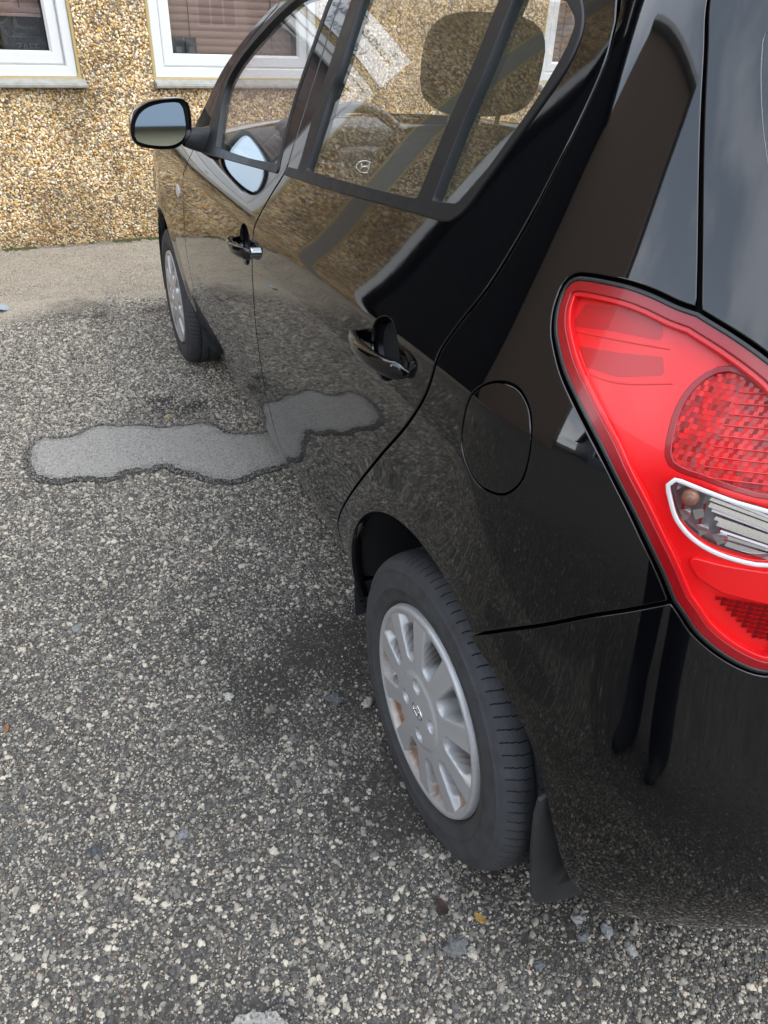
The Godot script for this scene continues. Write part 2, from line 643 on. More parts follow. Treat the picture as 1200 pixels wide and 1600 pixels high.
func cloud_panorama() -> ImageTexture:
	var w := 1024
	var h := 512
	var im := Image.create(w, h, false, Image.FORMAT_RGBF)
	var a := FastNoiseLite.new()
	a.seed = 31
	a.noise_type = FastNoiseLite.TYPE_SIMPLEX_SMOOTH
	a.frequency = 1.5
	a.fractal_octaves = 5
	var b := FastNoiseLite.new()
	b.seed = 77
	b.frequency = 0.8
	b.fractal_octaves = 3
	for j in h / 2 + 2:
		var el := (0.5 - (j + 0.5) / h) * PI
		for i in w:
			var az := (i + 0.5) / w * TAU
			var d := Vector3(sin(az) * cos(el), sin(el), -cos(az) * cos(el))
			var q := d / (0.35 + maxf(d.y, 0.0))
			var n := a.get_noise_3d(q.x * 1.3, q.z * 1.3, 0.0)
			var k := b.get_noise_3d(q.x, q.z, 4.0)
			var cover := smoothstep(-0.35, 0.12, n + 0.5 * k)
			var grey := 0.95 + 0.30 * n + 0.18 * k
			var cloud := Vector3(0.96, 1.0, 1.07) * clampf(grey, 0.55, 1.35)
			var blue := Vector3(0.70, 0.80, 0.94) * (1.0 - 0.25 * maxf(d.y, 0))
			var c := blue.lerp(cloud, cover)
			var haze := pow(1.0 - maxf(d.y, 0.0), 6.0)
			c = c.lerp(Vector3(1.05, 1.06, 1.06), haze * 0.7)
			c *= Vector3(1.0, 1.0, 1.0).lerp(Vector3(0.66, 0.70, 0.76), smoothstep(0.3, 0.75, d.y))
			im.set_pixel(i, j, Color(c.x, c.y, c.z))
	for j in range(h / 2 + 2, h):
		for i in w: im.set_pixel(i, j, Color(0.3, 0.29, 0.27))
	return ImageTexture.create_from_image(im)

func _ready() -> void:
	rng.seed = 20240611
	light_and_camera()
	make_tables()
	materials()
	ground()
	workshop()
	surroundings()
	car()
	photographer()

# ------------------------------------------------------------------ ground
const PATCH := "-1.500,-1.799 -1.492,-1.846 -1.461,-1.896 -1.395,-1.873 -1.327,-1.885 -1.286,-1.926 -1.239,-1.928 -1.187,-1.900 -1.117,-1.885 -1.051,-1.843 -0.957,-1.829 -0.884,-1.823 -0.843,-1.780 -0.817,-1.714 -0.765,-1.687 -0.712,-1.668 -0.633,-1.650 -0.607,-1.463 -0.676,-1.422 -0.783,-1.405 -0.844,-1.373 -0.894,-1.384 -0.933,-1.405 -0.974,-1.458 -1.025,-1.500 -1.059,-1.560 -1.095,-1.565 -1.128,-1.545 -1.168,-1.567 -1.227,-1.557 -1.271,-1.535 -1.325,-1.562 -1.385,-1.576 -1.426,-1.576 -1.465,-1.605 -1.490,-1.660 -1.502,-1.734"

func wall_dist(x: float, z: float) -> float:
	var e := Vector2(WALL_B.x - WALL_A.x, WALL_B.z - WALL_A.z).normalized()
	return Vector2(-e.y, e.x).dot(Vector2(x - WALL_A.x, z - WALL_A.z))

var soft := FastNoiseLite.new()
var fine := FastNoiseLite.new()

# how the ground lies: x = dusty concrete share, y = how much loose grit, z = damp dark dirt
func lie(x: float, z: float) -> Vector3:
	var d := wall_dist(x, z)
	var w := soft.get_noise_2d(x * 1.0, z * 1.0)
	var w2 := soft.get_noise_2d(x * 3.1 + 40, z * 3.1)
	var dusty := 1.0 - smoothstep(1.15, 1.65, d + 0.22 * w + 0.12 * w2)
	var grit := 0.88 + 0.30 * w + 0.38 * w2
	var damp := 0.35 * smoothstep(0.2, 0.7, soft.get_noise_2d(x * 1.6 - 7, z * 1.6 + 3))
	for q in [[-0.90, -0.42, 0.36], [-0.75, -0.05, 0.28], [-0.62, 0.2, 0.2], [-0.95, -2.0, 0.2], [-1.2, -3.35, 0.3], [-0.8, -3.25, 0.2]]:
		var r := Vector2((x - q[0]) / q[2], (z - q[1]) / (q[2] * 0.8)).length()
		damp = maxf(damp, (1.0 - smoothstep(0.2, 1.2, r + 0.45 * w2 + 0.35 * fine.get_noise_2d(x * 0.25, z * 0.25))) * 0.88)
	return Vector3(dusty, clampf(grit - 0.80 * damp, 0.04, 1.0), damp)

# the loose grit thins out away from where the cars stand
func dense(x: float, z: float) -> float:
	return smoothstep(-3.2, -1.85, x) * (1.0 - smoothstep(0.85, 1.9, z)) * (1.0 - smoothstep(0.9, 1.3, x))

func ground() -> void:
	soft.seed = 3
	soft.noise_type = FastNoiseLite.TYPE_SIMPLEX_SMOOTH
	soft.frequency = 1.0
	soft.fractal_octaves = 4
	fine.seed = 9
	fine.noise_type = FastNoiseLite.TYPE_SIMPLEX_SMOOTH
	fine.frequency = 30.0
	fine.fractal_octaves = 3
	var size := 1024
	var span := 16.0
	var x0 := -9.5
	var z0 := -10.0
	var im := Image.create(size, size, false, Image.FORMAT_RGB8)
	for j in size:
		for i in size:
			var x := x0 + span * (i + 0.5) / size
			var z := z0 + span * (j + 0.5) / size
			var q := lie(x, z)
			var f := fine.get_noise_2d(x, z)
			var c := Vector3(0.120, 0.107, 0.090) * (1.0 + 0.35 * f)
			c = c.lerp(Vector3(0.135, 0.128, 0.118), 0.5 * q.y)
			c = c.lerp(c * 1.7, 1.0 - dense(x, z))
			c = c.lerp(Vector3(0.062, 0.053, 0.044), q.z * 0.85)
			c = c.lerp(Vector3(0.46, 0.40, 0.31) * (1.0 + 0.55 * f) * (1.0 + 0.5 * soft.get_noise_2d(x * 2.3, z * 5.0)), q.x * 0.9)
			im.set_pixel(i, j, lin(c.x, c.y, c.z))
	var m := mat("worn_asphalt", Color.WHITE, 0.9)
	m.albedo_texture = ImageTexture.create_from_image(im)
	m.detail_enabled = true
	m.detail_blend_mode = BaseMaterial3D.BLEND_MODE_MUL
	m.detail_uv_layer = BaseMaterial3D.DETAIL_UV_2
	m.uv2_triplanar = true
	m.uv2_world_triplanar = true
	m.uv2_scale = Vector3.ONE * 1.6
	var cells := FastNoiseLite.new()
	cells.seed = 5
	cells.noise_type = FastNoiseLite.TYPE_CELLULAR
	cells.frequency = 0.12
	cells.fractal_type = FastNoiseLite.FRACTAL_NONE
	cells.cellular_jitter = 1.0
	cells.cellular_return_type = FastNoiseLite.RETURN_CELL_VALUE
	var ct := NoiseTexture2D.new()
	ct.width = 1024
	ct.height = 1024
	ct.seamless = true
	ct.noise = cells
	ct.color_ramp = ramp([[0.0, lin(0.28, 0.28, 0.28)], [0.5, lin(0.42, 0.415, 0.41)], [0.75, lin(0.55, 0.54, 0.52)], [0.93, lin(0.9, 0.88, 0.85)], [1.0, lin(1, 0.97, 0.93)]])
	m.detail_albedo = ct
	m.heightmap_enabled = true
	m.heightmap_scale = 0.35
	var hn := noise_tex(0.07, 3, 512, 41)
	m.heightmap_texture = hn
	# the heightmap lies in the first map's layout, so the sheet carries its own coordinates
	var s := Soup.new()
	var R := 130.0
	var cuts := [-R, -40.0, -9.5, 6.5, 40.0, R]
	var cutz := [-R, -40.0, -10.0, 6.0, 40.0, R]
	for a in 5:
		for b in 5:
			var k := [Vector3(cuts[a], 0, cutz[b]), Vector3(cuts[a + 1], 0, cutz[b]), Vector3(cuts[a + 1], 0, cutz[b + 1]), Vector3(cuts[a], 0, cutz[b + 1])]
			s.quad(k[0], k[1], k[2], k[3], Vector3.UP, Vector3.UP, Vector3.UP, Vector3.UP)
	for p in s.v: s.uv.append(Vector2((p.x - x0) / span, (p.z - z0) / span))
	m.heightmap_enabled = false
	m.normal_enabled = true
	tag(put(s.mesh(), "ground", m), "worn dark asphalt yard with grit, dust and dirt", "ground", "", "structure")
	m.normal_enabled = false

	var patch := outline([spline(pts(PATCH), true, 0.02)])
	m = mat("grey_concrete", lin(0.375, 0.352, 0.318), 0.85)
	var pc := FastNoiseLite.new()
	pc.seed = 15
	pc.noise_type = FastNoiseLite.TYPE_CELLULAR
	pc.frequency = 0.16
	pc.fractal_type = FastNoiseLite.FRACTAL_NONE
	pc.cellular_return_type = FastNoiseLite.RETURN_CELL_VALUE
	var pt := NoiseTexture2D.new()
	pt.width = 1024
	pt.height = 1024
	pt.seamless = true
	pt.noise = pc
	pt.color_ramp = ramp([[0.0, lin(0.42, 0.42, 0.41)], [0.15, lin(0.62, 0.62, 0.61)], [0.5, lin(0.72, 0.72, 0.71)], [0.9, lin(0.86, 0.86, 0.85)], [1.0, Color(1, 1, 1)]])
	m.albedo_texture = pt
	tri_map(m, 1.5)
	var dirt := mat("damp_dirt", lin(0.095, 0.088, 0.079), 0.9)
	dirt.albedo_texture = noise_tex(0.06, 5, 512, 45, false, 1.0, FastNoiseLite.TYPE_SIMPLEX_SMOOTH, ramp([[0.0, Color(0.6, 0.58, 0.56)], [1.0, Color(1, 1, 1)]]))
	tri_map(dirt, 2.5)
	var bare := spline(pts("-1.263,0.247 -1.246,0.242 -1.222,0.248 -1.199,0.262 -1.18,0.29 -1.20,0.33 -1.27,0.34 -1.33,0.30 -1.30,0.26"), true, 0.02)
	for q in [[patch, "grey concrete slab showing through the asphalt beside the car", 0.035], [bare, "small bare grey spot of concrete at the lower edge of the photo", 0.03]]:
		var edge := PackedVector2Array()
		var rim := resampled(grown(q[0], 0.004), 0.012)
		for w in rim: edge.append(w + Vector2(fine.get_noise_2d(w.x, w.y), fine.get_noise_2d(w.y + 9, w.x)) * 0.03 + Vector2(soft.get_noise_2d(w.x * 4, w.y * 4), 0.45 + 1.5 * soft.get_noise_2d(w.x * 4 + 9, w.y * 4)) * q[2])
		var face := PackedVector2Array()
		for w in resampled(q[0], 0.012): face.append(w + Vector2(fine.get_noise_2d(w.x + 3, w.y), fine.get_noise_2d(w.y + 5, w.x)) * 0.010)
		tag(put(level(edge, 0.004), "dirt_rim", dirt), "dark damp dirt rim around the " + ("large" if q[2] > 0.032 else "small") + " bare concrete patch", "dirt", "", "structure")
		tag(put(level(face, 0.008), "concrete_patch", m), q[1], "concrete patch", "", "structure")
	gravel(patch, bare)
	moss()
	loose_things()

func level(raw: PackedVector2Array, y: float) -> ArrayMesh:
	var s := Soup.new()
	var p := grown(grown(raw, -0.003), 0.003)
	var k := PackedVector2Array()
	for w in p: k.append(w * 1000.0)
	var ix := Geometry2D.triangulate_polygon(k)
	for t in range(0, ix.size(), 3):
		var a := p[ix[t]]
		var b := p[ix[t + 1]]
		var c := p[ix[t + 2]]
		s.tri(Vector3(a.x, y, a.y), Vector3(b.x, y, b.y), Vector3(c.x, y, c.y), Vector3.UP, Vector3.UP, Vector3.UP)
	return s.mesh()

func pebble_mesh(seed_: int, rough: float, detail := 1) -> ArrayMesh:
	var n := FastNoiseLite.new()
	n.seed = seed_
	n.frequency = 0.9
	n.fractal_octaves = 2
	var t := (1.0 + sqrt(5.0)) / 2
	var v := []
	for q in [[-1, t, 0], [1, t, 0], [-1, -t, 0], [1, -t, 0], [0, -1, t], [0, 1, t], [0, -1, -t], [0, 1, -t], [t, 0, -1], [t, 0, 1], [-t, 0, -1], [-t, 0, 1]]: v.append(Vector3(q[0], q[1], q[2]).normalized())
	var f := []
	for q in [[0, 11, 5], [0, 5, 1], [0, 1, 7], [0, 7, 10], [0, 10, 11], [1, 5, 9], [5, 11, 4], [11, 10, 2], [10, 7, 6], [7, 1, 8], [3, 9, 4], [3, 4, 2], [3, 2, 6], [3, 6, 8], [3, 8, 9], [4, 9, 5], [2, 4, 11], [6, 2, 10], [8, 6, 7], [9, 8, 1]]: f.append([v[q[0]], v[q[1]], v[q[2]]])
	for d in detail:
		var g := []
		for q in f:
			var a: Vector3 = ((q[0] + q[1]) / 2).normalized()
			var b: Vector3 = ((q[1] + q[2]) / 2).normalized()
			var c: Vector3 = ((q[2] + q[0]) / 2).normalized()
			g.append_array([[q[0], a, c], [a, q[1], b], [c, b, q[2]], [a, b, c]])
		f = g
	var s := Soup.new()
	var at := func(p: Vector3): return p * (1.0 + rough * n.get_noise_3dv(p * 1.6))
	for q in f:
		var a: Vector3 = at.call(q[0])
		var b: Vector3 = at.call(q[1])
		var c: Vector3 = at.call(q[2])
		var k := (b - a).cross(c - a).normalized()
		if k.dot(q[0]) < 0: k = -k
		s.tri(a, b, c, (k + q[0] * 0.6).normalized(), (k + q[1] * 0.6).normalized(), (k + q[2] * 0.6).normalized())
	return s.mesh()

func scatter(buf: PackedFloat32Array, mesh: Mesh, called: String, m: Material, parent: Node = self) -> MultiMeshInstance3D:
	var mm := MultiMesh.new()
	mm.transform_format = MultiMesh.TRANSFORM_3D
	mm.use_colors = true
	mm.mesh = mesh
	mm.instance_count = buf.size() / 16
	mm.buffer = buf
	var o := MultiMeshInstance3D.new()
	o.multimesh = mm
	o.name = numbered(called) if parent == self else called
	o.material_override = m
	parent.add_child(o, true)
	o.set_meta("kind", "stuff")
	return o

func push(buf: PackedFloat32Array, b: Basis, p: Vector3, c: Vector3) -> void:
	buf.append_array([b.x.x, b.y.x, b.z.x, p.x, b.x.y, b.y.y, b.z.y, p.y, b.x.z, b.y.z, b.z.z, p.z, c.x, c.y, c.z, 1.0])

func stone_colour(k: float, t: float) -> Vector3:
	var g := Vector3(1.36, 1.26, 1.11) * (1.0 + 0.25 * (t - 0.5))
	if k < 0.26: return Vector3(0.055, 0.056, 0.058) * g
	if k < 0.52: return Vector3(0.105, 0.103, 0.098) * g
	if k < 0.72: return Vector3(0.19, 0.184, 0.172) * g
	if k < 0.86: return Vector3(0.315, 0.30, 0.27) * g
	if k < 0.95: return Vector3(0.24, 0.20, 0.145) * g
	if k < 0.97: return Vector3(0.20, 0.115, 0.08) * g
	return Vector3(0.10, 0.078, 0.062) * g

func gravel(patch: PackedVector2Array, bare: PackedVector2Array) -> void:
	var shapes := [pebble_mesh(1, 0.55), pebble_mesh(2, 0.7), pebble_mesh(3, 0.45)]
	var bufs := [PackedFloat32Array(), PackedFloat32Array(), PackedFloat32Array()]
	var fields := [[-1.78, -3.6, -0.28, 0.78, 470000], [-1.78, -4.72, -0.2, -3.3, 70000], [-3.2, -4.7, -1.78, 1.9, 150000], [-1.78, 0.78, 1.3, 1.9, 70000]]
	var rim := grown(patch, 0.03)
	var rim2 := grown(bare, 0.03)
	var slab := grown(patch, -0.022)
	for f in fields:
		for i in f[4]:
			var x := rng.randf_range(f[0], f[2])
			var z := rng.randf_range(f[1], f[3])
			var r1 := rng.randf()
			var r2 := rng.randf()
			var r3 := rng.randf()
			if x > -0.25 and z > -2.9 and z < 0.5: continue
			if wall_dist(x, z) < 0.02: continue
			if r2 > dense(x, z): continue
			var q := lie(x, z)
			if r1 > q.y * 0.92 + 0.10: continue
			var in_rim := Geometry2D.is_point_in_polygon(Vector2(x, z), rim) or Geometry2D.is_point_in_polygon(Vector2(x, z), rim2)
			if in_rim and r2 > (0.07 if Geometry2D.is_point_in_polygon(Vector2(x, z), slab) else 0.5): continue
			var rad := 0.0009 + 0.0009 * rng.randf()
			var k := rng.randf()
			if r3 > 0.50: rad = 0.0016 + 0.0014 * rng.randf()
			if r3 > 0.85: rad = 0.0027 + 0.0018 * rng.randf()
			if r3 > 0.975: rad = 0.004 + 0.0038 * rng.randf()
			var far := smoothstep(-0.3, -2.2, z)
			rad *= 1.0 + 0.30 * far
			k = minf(0.999, k + 0.13 * far) if k < 0.86 else k
			if rad > 0.0027: k *= 0.86
			var c := stone_colour(k, rng.randf())
			if q.x > 0.4:
				rad = minf(rad, 0.0045)
				c = c.lerp(Vector3(0.36, 0.31, 0.235), 0.72 * q.x)
			if in_rim:
				rad = minf(rad, 0.0022)
				c = c.lerp(Vector3(0.17, 0.17, 0.165), 0.6)
			c = c.lerp(Vector3(0.10, 0.09, 0.078), 0.45 * q.z)
			var b := Basis(Vector3(rng.randf() - 0.5, 1, rng.randf() - 0.5).normalized(), rng.randf() * TAU).scaled_local(Vector3(rad * rng.randf_range(0.8, 1.35), rad * rng.randf_range(0.5, 0.85), rad * rng.randf_range(0.7, 1.0)))
			push(bufs[i % 3], b, Vector3(x, rad * 0.12 + (0.008 if in_rim else 0.0), z), c)
	for i in 3:
		tag(scatter(bufs[i], shapes[i], "gravel", M.gravel), ["pale and grey chips", "rounder grit", "small mixed stones"][i] + " loose all over the worn asphalt yard", "gravel")

func moss() -> void:
	var buf := PackedFloat32Array()
	var blade := pebble_mesh(8, 0.8, 0)
	var e := (WALL_B - WALL_A).normalized()
	var out := Vector3(-e.z, 0, e.x)
	for i in 16000:
		var s := rng.randf_range(-2.4, 3.0)
		var d := absf(rng.randfn(0.0, 0.028)) + 0.006
		var n := soft.get_noise_2d(s * 2.2, 5.0) + 0.5 * soft.get_noise_2d(s * 7.0, 8.0)
		if n < 0.14 + d * 2.5 - (0.30 if s < 0.22 and s > -0.4 else 0.0): continue
		var p := WALL_A + e * s + out * d
		var r := rng.randf_range(0.0025, 0.0055)
		p.y = r * 0.4
		push(buf, Basis(Vector3.UP, rng.randf() * TAU).scaled_local(Vector3(r, r * rng.randf_range(0.5, 1.4), r)), p, Vector3(0.085, 0.105, 0.025).lerp(Vector3(0.04, 0.04, 0.02), rng.randf()))
	tag(scatter(buf, blade, "moss", M.moss), "green moss along the foot of the pebble-dashed wall", "moss")

func loose_things() -> void:
	var q := [
		[-0.879, 0.279, 0.017, Vector3(0.17, 0.175, 0.165), "large flat grey stone behind the rear mudflap, biggest on the gravel"],
		[-0.857, 0.296, 0.0075, Vector3(0.42, 0.39, 0.33), "pale tan stone touching the large flat grey stone"],
		[-1.030, -0.348, 0.0125, Vector3(0.24, 0.22, 0.17), "olive tan stone lying alone on the dark damp dirt left of the rear wheel"],
		[-1.113, -0.422, 0.011, Vector3(0.55, 0.53, 0.47), "whitish stone left of the olive tan stone on the dark dirt"],
		[-0.815, -0.285, 0.013, Vector3(0.45, 0.40, 0.33), "pale stone against the front of the rear tyre"],
		[-0.882, -0.321, 0.015, Vector3(0.12, 0.12, 0.12), "flat dark grey stone in front of the rear tyre"],
		[-0.992, -1.931, 0.016, Vector3(0.50, 0.38, 0.22), "tan stone by the far edge of the concrete slab"],
		[-1.030, -1.957, 0.014, Vector3(0.22, 0.22, 0.22), "grey stone next to the tan stone beyond the concrete slab"],
		[-1.008, -0.251, 0.008, Vector3(0.20, 0.19, 0.18), "small grey stone near the rear wheel, nearest the hub"],
		[-0.654, 0.321, 0.009, Vector3(0.40, 0.39, 0.37), "pale grey stone just under the bumper corner by the mudflap"],
		[-0.616, 0.357, 0.011, Vector3(0.38, 0.39, 0.39), "long pale stone under the rear bumper"],
		[-0.663, 0.350, 0.009, Vector3(0.20, 0.20, 0.20), "grey stone left of the long pale stone under the bumper"],
		[-0.598, 0.400, 0.010, Vector3(0.46, 0.44, 0.40), "cream stone under the bumper close to the photo's right side"],
		[-0.761, 0.361, 0.009, Vector3(0.16, 0.165, 0.17), "bluish grey stone in the gravel below the mudflap"],
		[-1.422, -0.787, 0.013, Vector3(0.30, 0.30, 0.29), "pale grey stone at the left of the photo short of the concrete slab"],
		[-1.278, -0.107, 0.010, Vector3(0.26, 0.26, 0.27), "angular grey stone in the open gravel at lower left"],
		[-1.433, -0.134, 0.011, Vector3(0.07, 0.075, 0.09), "dark bluish stone in the gravel at lower left"],
		[-0.856, 0.097, 0.008, Vector3(0.46, 0.40, 0.34), "pinkish pale stone under the rear tyre's outer shoulder"],
	]
	for i in q.size():
		var o := put(pebble_mesh(100 + i, 0.75, 2), "stone", stone_mat(q[i][3]))
		tag(o, q[i][4], "stone", "larger loose stones on the gravel")
		o.transform = Transform3D(Basis(Vector3(0.1, 1, 0.05).normalized(), i * 1.7).scaled_local(Vector3(q[i][2] * 1.15, q[i][2] * 0.62, q[i][2] * 0.85)), Vector3(q[i][0], q[i][2] * 0.3, q[i][1]))
	var bits := [
		[-0.817, 0.254, "leaf", Vector3(0.50, 0.30, 0.07), "yellow scrap of leaf lying right of the rear tyre", 0.013, 0.007],
		[-0.872, 0.210, "leaf", Vector3(0.05, 0.028, 0.02), "dark brown crumpled leaf behind the rear tyre", 0.016, 0.011],
		[-1.587, -0.507, "wood_splinter", Vector3(0.42, 0.17, 0.07), "orange brown splinter at the left edge of the gravel", 0.014, 0.003],
		[-1.592, -3.479, "paper_scrap", Vector3(0.42, 0.50, 0.56), "pale blue scrap flat on the dusty ground near the wall", 0.045, 0.03],
	]
	for b in bits:
		var s := Soup.new()
		var rows := []
		for i in 5:
			var row := []
			for j in 4:
				var u := i / 4.0 * 2 - 1
				var w := (j / 3.0 * 2 - 1) * sqrt(maxf(0.12, 1 - u * u * 0.85))
				row.append(Vector3(u * b[5], 0.003 + 0.004 * u * u * b[5] / 0.014 + 0.002 * sin(3 * w + u), w * b[6]))
			rows.append(row)
		s.grid(rows, Vector3.UP)
		var low := []
		for row in rows:
			var l := []
			for p in row: l.append(p - Vector3(0, 0.0012, 0))
			low.append(l)
		s.grid(low, Vector3.DOWN)
		var o := put(s.mesh(), b[2], stone_mat(b[3]))
		tag(o, b[4], b[2].replace("_", " "))
		o.transform = Transform3D(Basis(Vector3.UP, b[0] * 9.0), Vector3(b[0], 0.002, b[1]))

func stone_mat(c: Vector3) -> StandardMaterial3D:
	var m := mat("stone_%d_%d_%d" % [int(c.x * 999), int(c.y * 999), int(c.z * 999)], lin(c.x, c.y, c.z), 0.75)
	if not M.has("stone_grain"): M["stone_grain"] = noise_tex(0.05, 4, 128, 60, false, 1.0, FastNoiseLite.TYPE_SIMPLEX_SMOOTH, ramp([[0.0, Color(0.6, 0.6, 0.6)], [1.0, Color(1, 1, 1)]]))
	m.albedo_texture = M["stone_grain"]
	tri_map(m, 20.0)
	return m

# ------------------------------------------------------------------ the workshop
var wall_frame: Transform3D

func boxes(parent: Node, called: String, m: Material, lo: Vector3, hi: Vector3, bevel := 0.0) -> MeshInstance3D:
	var s := Soup.new()
	s.box(lo, hi, bevel)
	return put(s.mesh(), called, m, parent)

func workshop() -> void:
	# its own axes: x along the wall to the right, y up, z out of the wall towards the yard
	var e := (WALL_B - WALL_A).normalized()
	wall_frame = Transform3D(Basis(e, Vector3.UP, Vector3(-e.z, 0, e.x)), WALL_A)
	var w := thing("workshop_building", "pebble-dashed workshop wall with white framed windows and brown blinds", "building")
	w.transform = wall_frame
	var L := -1.42
	var R := 6.4
	var H := 4.7
	var wins := [[-0.34, 0.679, 0.985, 2.30], [1.156, 2.30, 0.985, 2.30], [4.29, 5.45, 0.985, 2.30]]
	# wall pieces around the openings
	var s := Soup.new()
	s.box(Vector3(L, -0.2, -0.3), Vector3(R, 0.93, 0))
	s.box(Vector3(L, 2.30, -0.3), Vector3(R, H, 0))
	var x := L
	for q in wins:
		s.box(Vector3(x, 0.93, -0.3), Vector3(q[0], 2.30, 0))
		s.box(Vector3(q[0], 0.93, -0.3), Vector3(q[1], 0.94, -0.06))
		x = q[1]
	s.box(Vector3(x, 0.93, -0.3), Vector3(R, 2.30, 0))
	s.box(Vector3(L, -0.2, -7.0), Vector3(L + 0.3, H, -0.3))
	s.box(Vector3(R - 0.3, -0.2, -7.0), Vector3(R, H, -0.3))
	s.box(Vector3(L, -0.2, -7.0), Vector3(R, H, -6.7))
	put(s.mesh(), "wall", M.mortar, w)
	boxes(w, "floor", M.room_dark, Vector3(L + 0.3, 0.0, -6.7), Vector3(R - 0.3, 0.05, -0.3))
	boxes(w, "back_room_wall", M.room_dark, Vector3(L + 0.3, 0.05, -2.9), Vector3(R - 0.3, H - 0.06, -2.8))
	var pil := boxes(w, "concrete_pilaster", M.concrete, Vector3(-0.95, 0, -0.02), Vector3(-0.79, H - 0.05, 0.012), 0.004)
	for k in [-0.955, -0.785]: boxes(pil, "sealant_strip", M.sealant, Vector3(k - 0.012, 0, -0.01), Vector3(k + 0.012, H - 0.05, 0.009))
	boxes(w, "corner_trim", M.fascia_white, Vector3(L - 0.05, -0.1, -0.25), Vector3(L + 0.03, H - 0.04, 0.02), 0.006)
	var roof := boxes(w, "roof", M.roof_dark, Vector3(L - 0.5, H, -7.3), Vector3(R + 0.5, H + 0.22, 0.16))
	boxes(roof, "fascia", M.dark_timber, Vector3(L - 0.52, H - 0.05, 0.162), Vector3(R + 0.52, H + 0.25, 0.19))
	boxes(roof, "gutter", M.fascia_white, Vector3(L - 0.52, H + 0.06, 0.193), Vector3(R + 0.52, H + 0.16, 0.29), 0.02)
	for i in wins.size(): workshop_window(w, wins[i], i)
	# the stones of the dash, pressed into the mortar
	var mesh := [pebble_mesh(21, 0.5), pebble_mesh(22, 0.65), pebble_mesh(23, 0.4)]
	var bufs := [PackedFloat32Array(), PackedFloat32Array(), PackedFloat32Array()]
	for i in 400000:
		var px := rng.randf_range(L + 0.04, 5.2)
		var py := rng.randf_range(0.0, H - 0.1)
		if px > 3.2 and rng.randf() < 0.45: continue
		if px < -0.5 and rng.randf() < 0.25: continue
		if py > 1.6 and rng.randf() < 0.3: continue
		var skip := px > -0.975 and px < -0.765
		for q in wins:
			if px > q[0] - 0.022 and px < q[1] + 0.022 and py > 0.925 and py < q[3] + 0.02: skip = true
		if skip: continue
		var r := rng.randf_range(0.0042, 0.0075)
		if rng.randf() < 0.12: r *= 1.45
		var k := rng.randf()
		var c := Vector3(0.52, 0.34, 0.13)
		if k < 0.28: c = Vector3(0.66, 0.52, 0.30)
		elif k < 0.42: c = Vector3(0.74, 0.69, 0.58)
		elif k < 0.56: c = Vector3(0.32, 0.18, 0.075)
		elif k < 0.68: c = Vector3(0.22, 0.20, 0.18)
		elif k < 0.71: c = Vector3(0.13, 0.10, 0.07)
		elif k < 0.80: c = Vector3(0.55, 0.38, 0.22)
		c *= rng.randf_range(0.78, 1.15) * Vector3(1.20, 1.16, 1.08)
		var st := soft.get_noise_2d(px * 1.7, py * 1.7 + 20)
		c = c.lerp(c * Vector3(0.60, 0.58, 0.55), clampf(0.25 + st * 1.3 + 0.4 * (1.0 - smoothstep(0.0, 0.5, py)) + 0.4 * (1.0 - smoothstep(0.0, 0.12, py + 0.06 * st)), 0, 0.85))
		var b := Basis(Vector3(rng.randf() - 0.5, rng.randf() - 0.5, 1).normalized(), rng.randf() * TAU).scaled_local(Vector3(r * rng.randf_range(0.9, 1.35), r * rng.randf_range(0.75, 1.05), r * rng.randf_range(0.6, 0.9)))
		push(bufs[i % 3], b, Vector3(px, py, r * 0.22), c)
	for i in 3: scatter(bufs[i], mesh[i], "pebble_dash", M.pebble, w)
	shop_sign()

func frame_ring(lo: Vector2, hi: Vector2, wd: float, z0: float, z1: float, bevel: float) -> Soup:
	# four mitred bars of one profile
	var s := Soup.new()
	var prof := [[0.0, z0], [0.0, z1 - bevel], [bevel, z1], [wd - bevel, z1], [wd, z1 - bevel], [wd, z0]]
	var mid := (lo + hi) / 2
	for k in prof.size() - 1:
		var c := []
		for q in [prof[k], prof[k + 1]]:
			var a := lo + Vector2(q[0], q[0])
			var b := hi - Vector2(q[0], q[0])
			c.append([Vector3(a.x, a.y, q[1]), Vector3(b.x, a.y, q[1]), Vector3(b.x, b.y, q[1]), Vector3(a.x, b.y, q[1])])
		for i in 4:
			var side := Vector3(0, -1, 0) if i == 0 else (Vector3(1, 0, 0) if i == 1 else (Vector3(0, 1, 0) if i == 2 else Vector3(-1, 0, 0)))
			var out := side * (1.0 if k < 2 else -1.0) + Vector3(0, 0, 0.8 if k > 0 and k < 4 else 0.0) * (4.0 if k == 2 else 1.0)
			s.flat(c[0][i], c[0][(i + 1) % 4], c[1][(i + 1) % 4], c[1][i], out)
	return s

